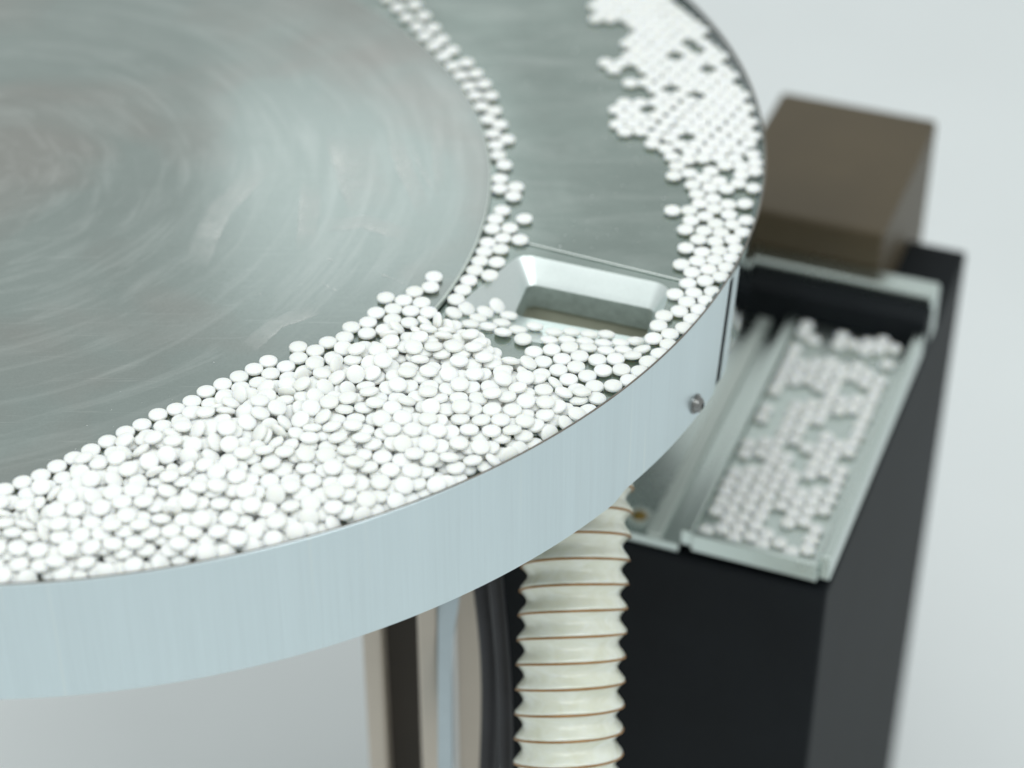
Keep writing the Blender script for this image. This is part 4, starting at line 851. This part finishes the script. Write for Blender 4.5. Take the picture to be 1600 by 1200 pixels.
for j in range(turns * 40):
    w = 2 * math.pi * j / 40; s = PITCH_MM * (j / 40) + PITCH_MM * 0.0 + 0.9
    i0 = s / step; i = int(i0)
    if i + 2 >= len(pts): break
    p, a, b, t = frame_at(s); p = pts[i].lerp(pts[i + 1], i0 - i)
    wp.append(p + (a * math.cos(w) + b * math.sin(w)) * (R_OUT - 0.35))
wv, wf = tube(wp, 0.62, 6)
mesh_obj("spiral_wire", wv, wf, M["wire"], hose, True)

# ------------------------------------------------------------------ the lower tray machine on the right
U = Vector((0.363, 0.932)).normalized(); V = Vector((U.y, -U.x))      # along and across
LZ = -170.0
P0 = Vector((89.0, 868.0))
def lw(u, v, z=0.0): q = P0 + U * u + V * v; return (q.x, q.y, LZ + z)
def lbox(name, u0, u1, v0, v1, z0, z1, mat, parent=None, bev=0.8):
    c = lw((u0 + u1) / 2, (v0 + v1) / 2, (z0 + z1) / 2)
    return box(name, c, (u1 - u0, v1 - v0, z1 - z0), mat, parent, (U.x, U.y), bev)
lower = thing("lower_conveyor", None, "grey steel conveyor tray below the tray rim, carrying rows of white tablets", "conveyor")
lbox("conveyor_bed", 0, 205, 4, 70, -6, 0, M["plate"], lower)
lbox("side_wall", -1, 205, -3, 3.8, -6, 4, M["plate"], lower)
lbox("guide_rail", -1, 205, -21, -13, -6, -3, M["disc_edge"], lower)
lbox("side_plate", -1.5, 330, -103, -3.2, -12, -6.1, M["plate"], lower)
lbox("side_wall", -1, 205, 70.2, 76, -6, 9, M["plate"], lower)
lbox("front_lip", -4, -0.2, 4, 70, -6, 5, M["plate"], lower, 0.5)
q = along(765, 1020, 1188); 
vs, fs = lathe([(0, 2.6), (2.0, 2.6), (2.4, 2.2), (2.4, 1.6), (3.6, 1.4), (4.3, 0.4), (4.3, -0.2)], 24, lw(-2 + 14, -38 + 9, -6))
bs = mesh_obj("brass_screw", vs, fs, M["brass"], lower, True, 45)
vs, fs = lathe([(4.2, 0.6), (7.0, 0.5), (7.2, -0.2)], 24, lw(-2 + 14, -38 + 9, -6))
mesh_obj("washer", vs, fs, M["disc_edge"], bs, True, 45)
tabs = []
row = 0; v = 9.0
while v < 66:
    u = 5.0 + (row % 2) * 4.3
    while u < 200:
        hole = noise.noise(Vector((u * 0.07, v * 0.09, 1.7)))
        if hole < 0.24 and random.random() > 0.05:
            x, y, z = lw(u + random.uniform(-.5, .5), v + random.uniform(-.4, .4), 1.75)
            tabs.append((x, y, z, Vector((random.gauss(0, .03), random.gauss(0, .03), 1)).normalized()))
        u += 8.45
    v += 7.45; row += 1
joined("conveyor_tablets", tabs, tablet_rings(20, False), M["tablet"], "white tablets spread in rows on the lower conveyor tray", "tablets")

cab = thing("black_cabinet", None, "black machine cabinet below the lower tray, behind the ribbed hose", "cabinet")
lbox("cabinet_body", -4.2, 330, -104, 76, -548, -12.1, M["black"], cab, 2.0)
endb = thing("end_cabinet", None, "olive brown cabinet with a dark crossbar at the far end of the lower conveyor", "cabinet")
lbox("crossbar", 206, 224, -60, 76, -11, 16, M["black"], endb, 2.0)
lbox("crossbar_ledge", 224.5, 240, -60, 76, -11, 22, M["plate"], endb, 2.0)
lbox("cabinet_body", 241, 380, -60, 40, -560, 46, M["brown"], endb, 3.0)

# ------------------------------------------------------------------ frame, bracket and cables under the left of the rim
stand = thing("machine_stand", None, "beige uprights, brown board and blue grey steel bracket under the left of the rim", "machine stand")
def upright(name, px0, px1, depth, mat, d=26, top=-41):
    x0 = (px0 - 800) / 3500 * depth; x1 = (px1 - 800) / 3500 * depth
    y = depth * math.cos(PITCH) - 0.115 * depth * math.sin(PITCH)
    return box(name, ((x0 + x1) / 2, y, (top - 719) / 2), (x1 - x0, d, 719 + top), mat, stand, (1, 0), 1.5)
upright("upright", 655, 685, 1125, M["beige"])
upright("upright", 570, 600, 1150, M["beige"])
upright("board", 598, 662, 1185, M["dark_brown"], 12)
upright("panel", 712, 772, 1200, M["beige"], 10)
br = [along(y, x, 1105) for x, y in ((722, 900), (716, 950), (708, 1000), (706, 1060), (707, 1230))]
bv, bf = [], []
for i, p in enumerate(br):
    l = along((900, 950, 1000, 1060, 1230)[i], 684, 1105)
    for q in (l, p, p + Vector((0, 26, -6)), l + Vector((0, 26, -6))): bv.append(tuple(q))
for i in range(4):
    for j in range(4): bf.append((i * 4 + j, i * 4 + (j + 1) % 4, (i + 1) * 4 + (j + 1) % 4, (i + 1) * 4 + j))
bf += [(0, 1, 2, 3), (16, 17, 18, 19)]
mesh_obj("bracket", bv, bf, M["bracket"], stand)
def cable(pts, r, label):
    vs, fs = tube(bezier(pts, 30), r, 14)
    o = mesh_obj("cable", vs, fs, M["rubber"], None, True, 50)
    return tag(o, label, "cable", None)
cable([along(830, 745, 1085), along(930, 752, 1085), along(1000, 768, 1085), along(1060, 772, 1090), along(1260, 760, 1100)], 4.6, "black cable bowing down beside the beige panel, further from the hose")
cable([along(820, 772, 1065), along(930, 770, 1065), along(990, 788, 1070), along(1080, 792, 1075), along(1260, 790, 1080)], 3.6, "black cable hanging right beside the left of the ribbed hose")

# ------------------------------------------------------------------ put every Empty at the base of its thing
bpy.context.view_layer.update()
for o in [o for o in scene.objects if o.type == 'EMPTY' and o.parent is None]:
    pts = [c.matrix_world @ Vector(k) for c in o.children_recursive for k in c.bound_box]
    base = Vector(((min(p.x for p in pts) + max(p.x for p in pts)) / 2, (min(p.y for p in pts) + max(p.y for p in pts)) / 2, min(p.z for p in pts)))
    o.location = base
    for c in o.children: c.location = Vector(c.location) - base
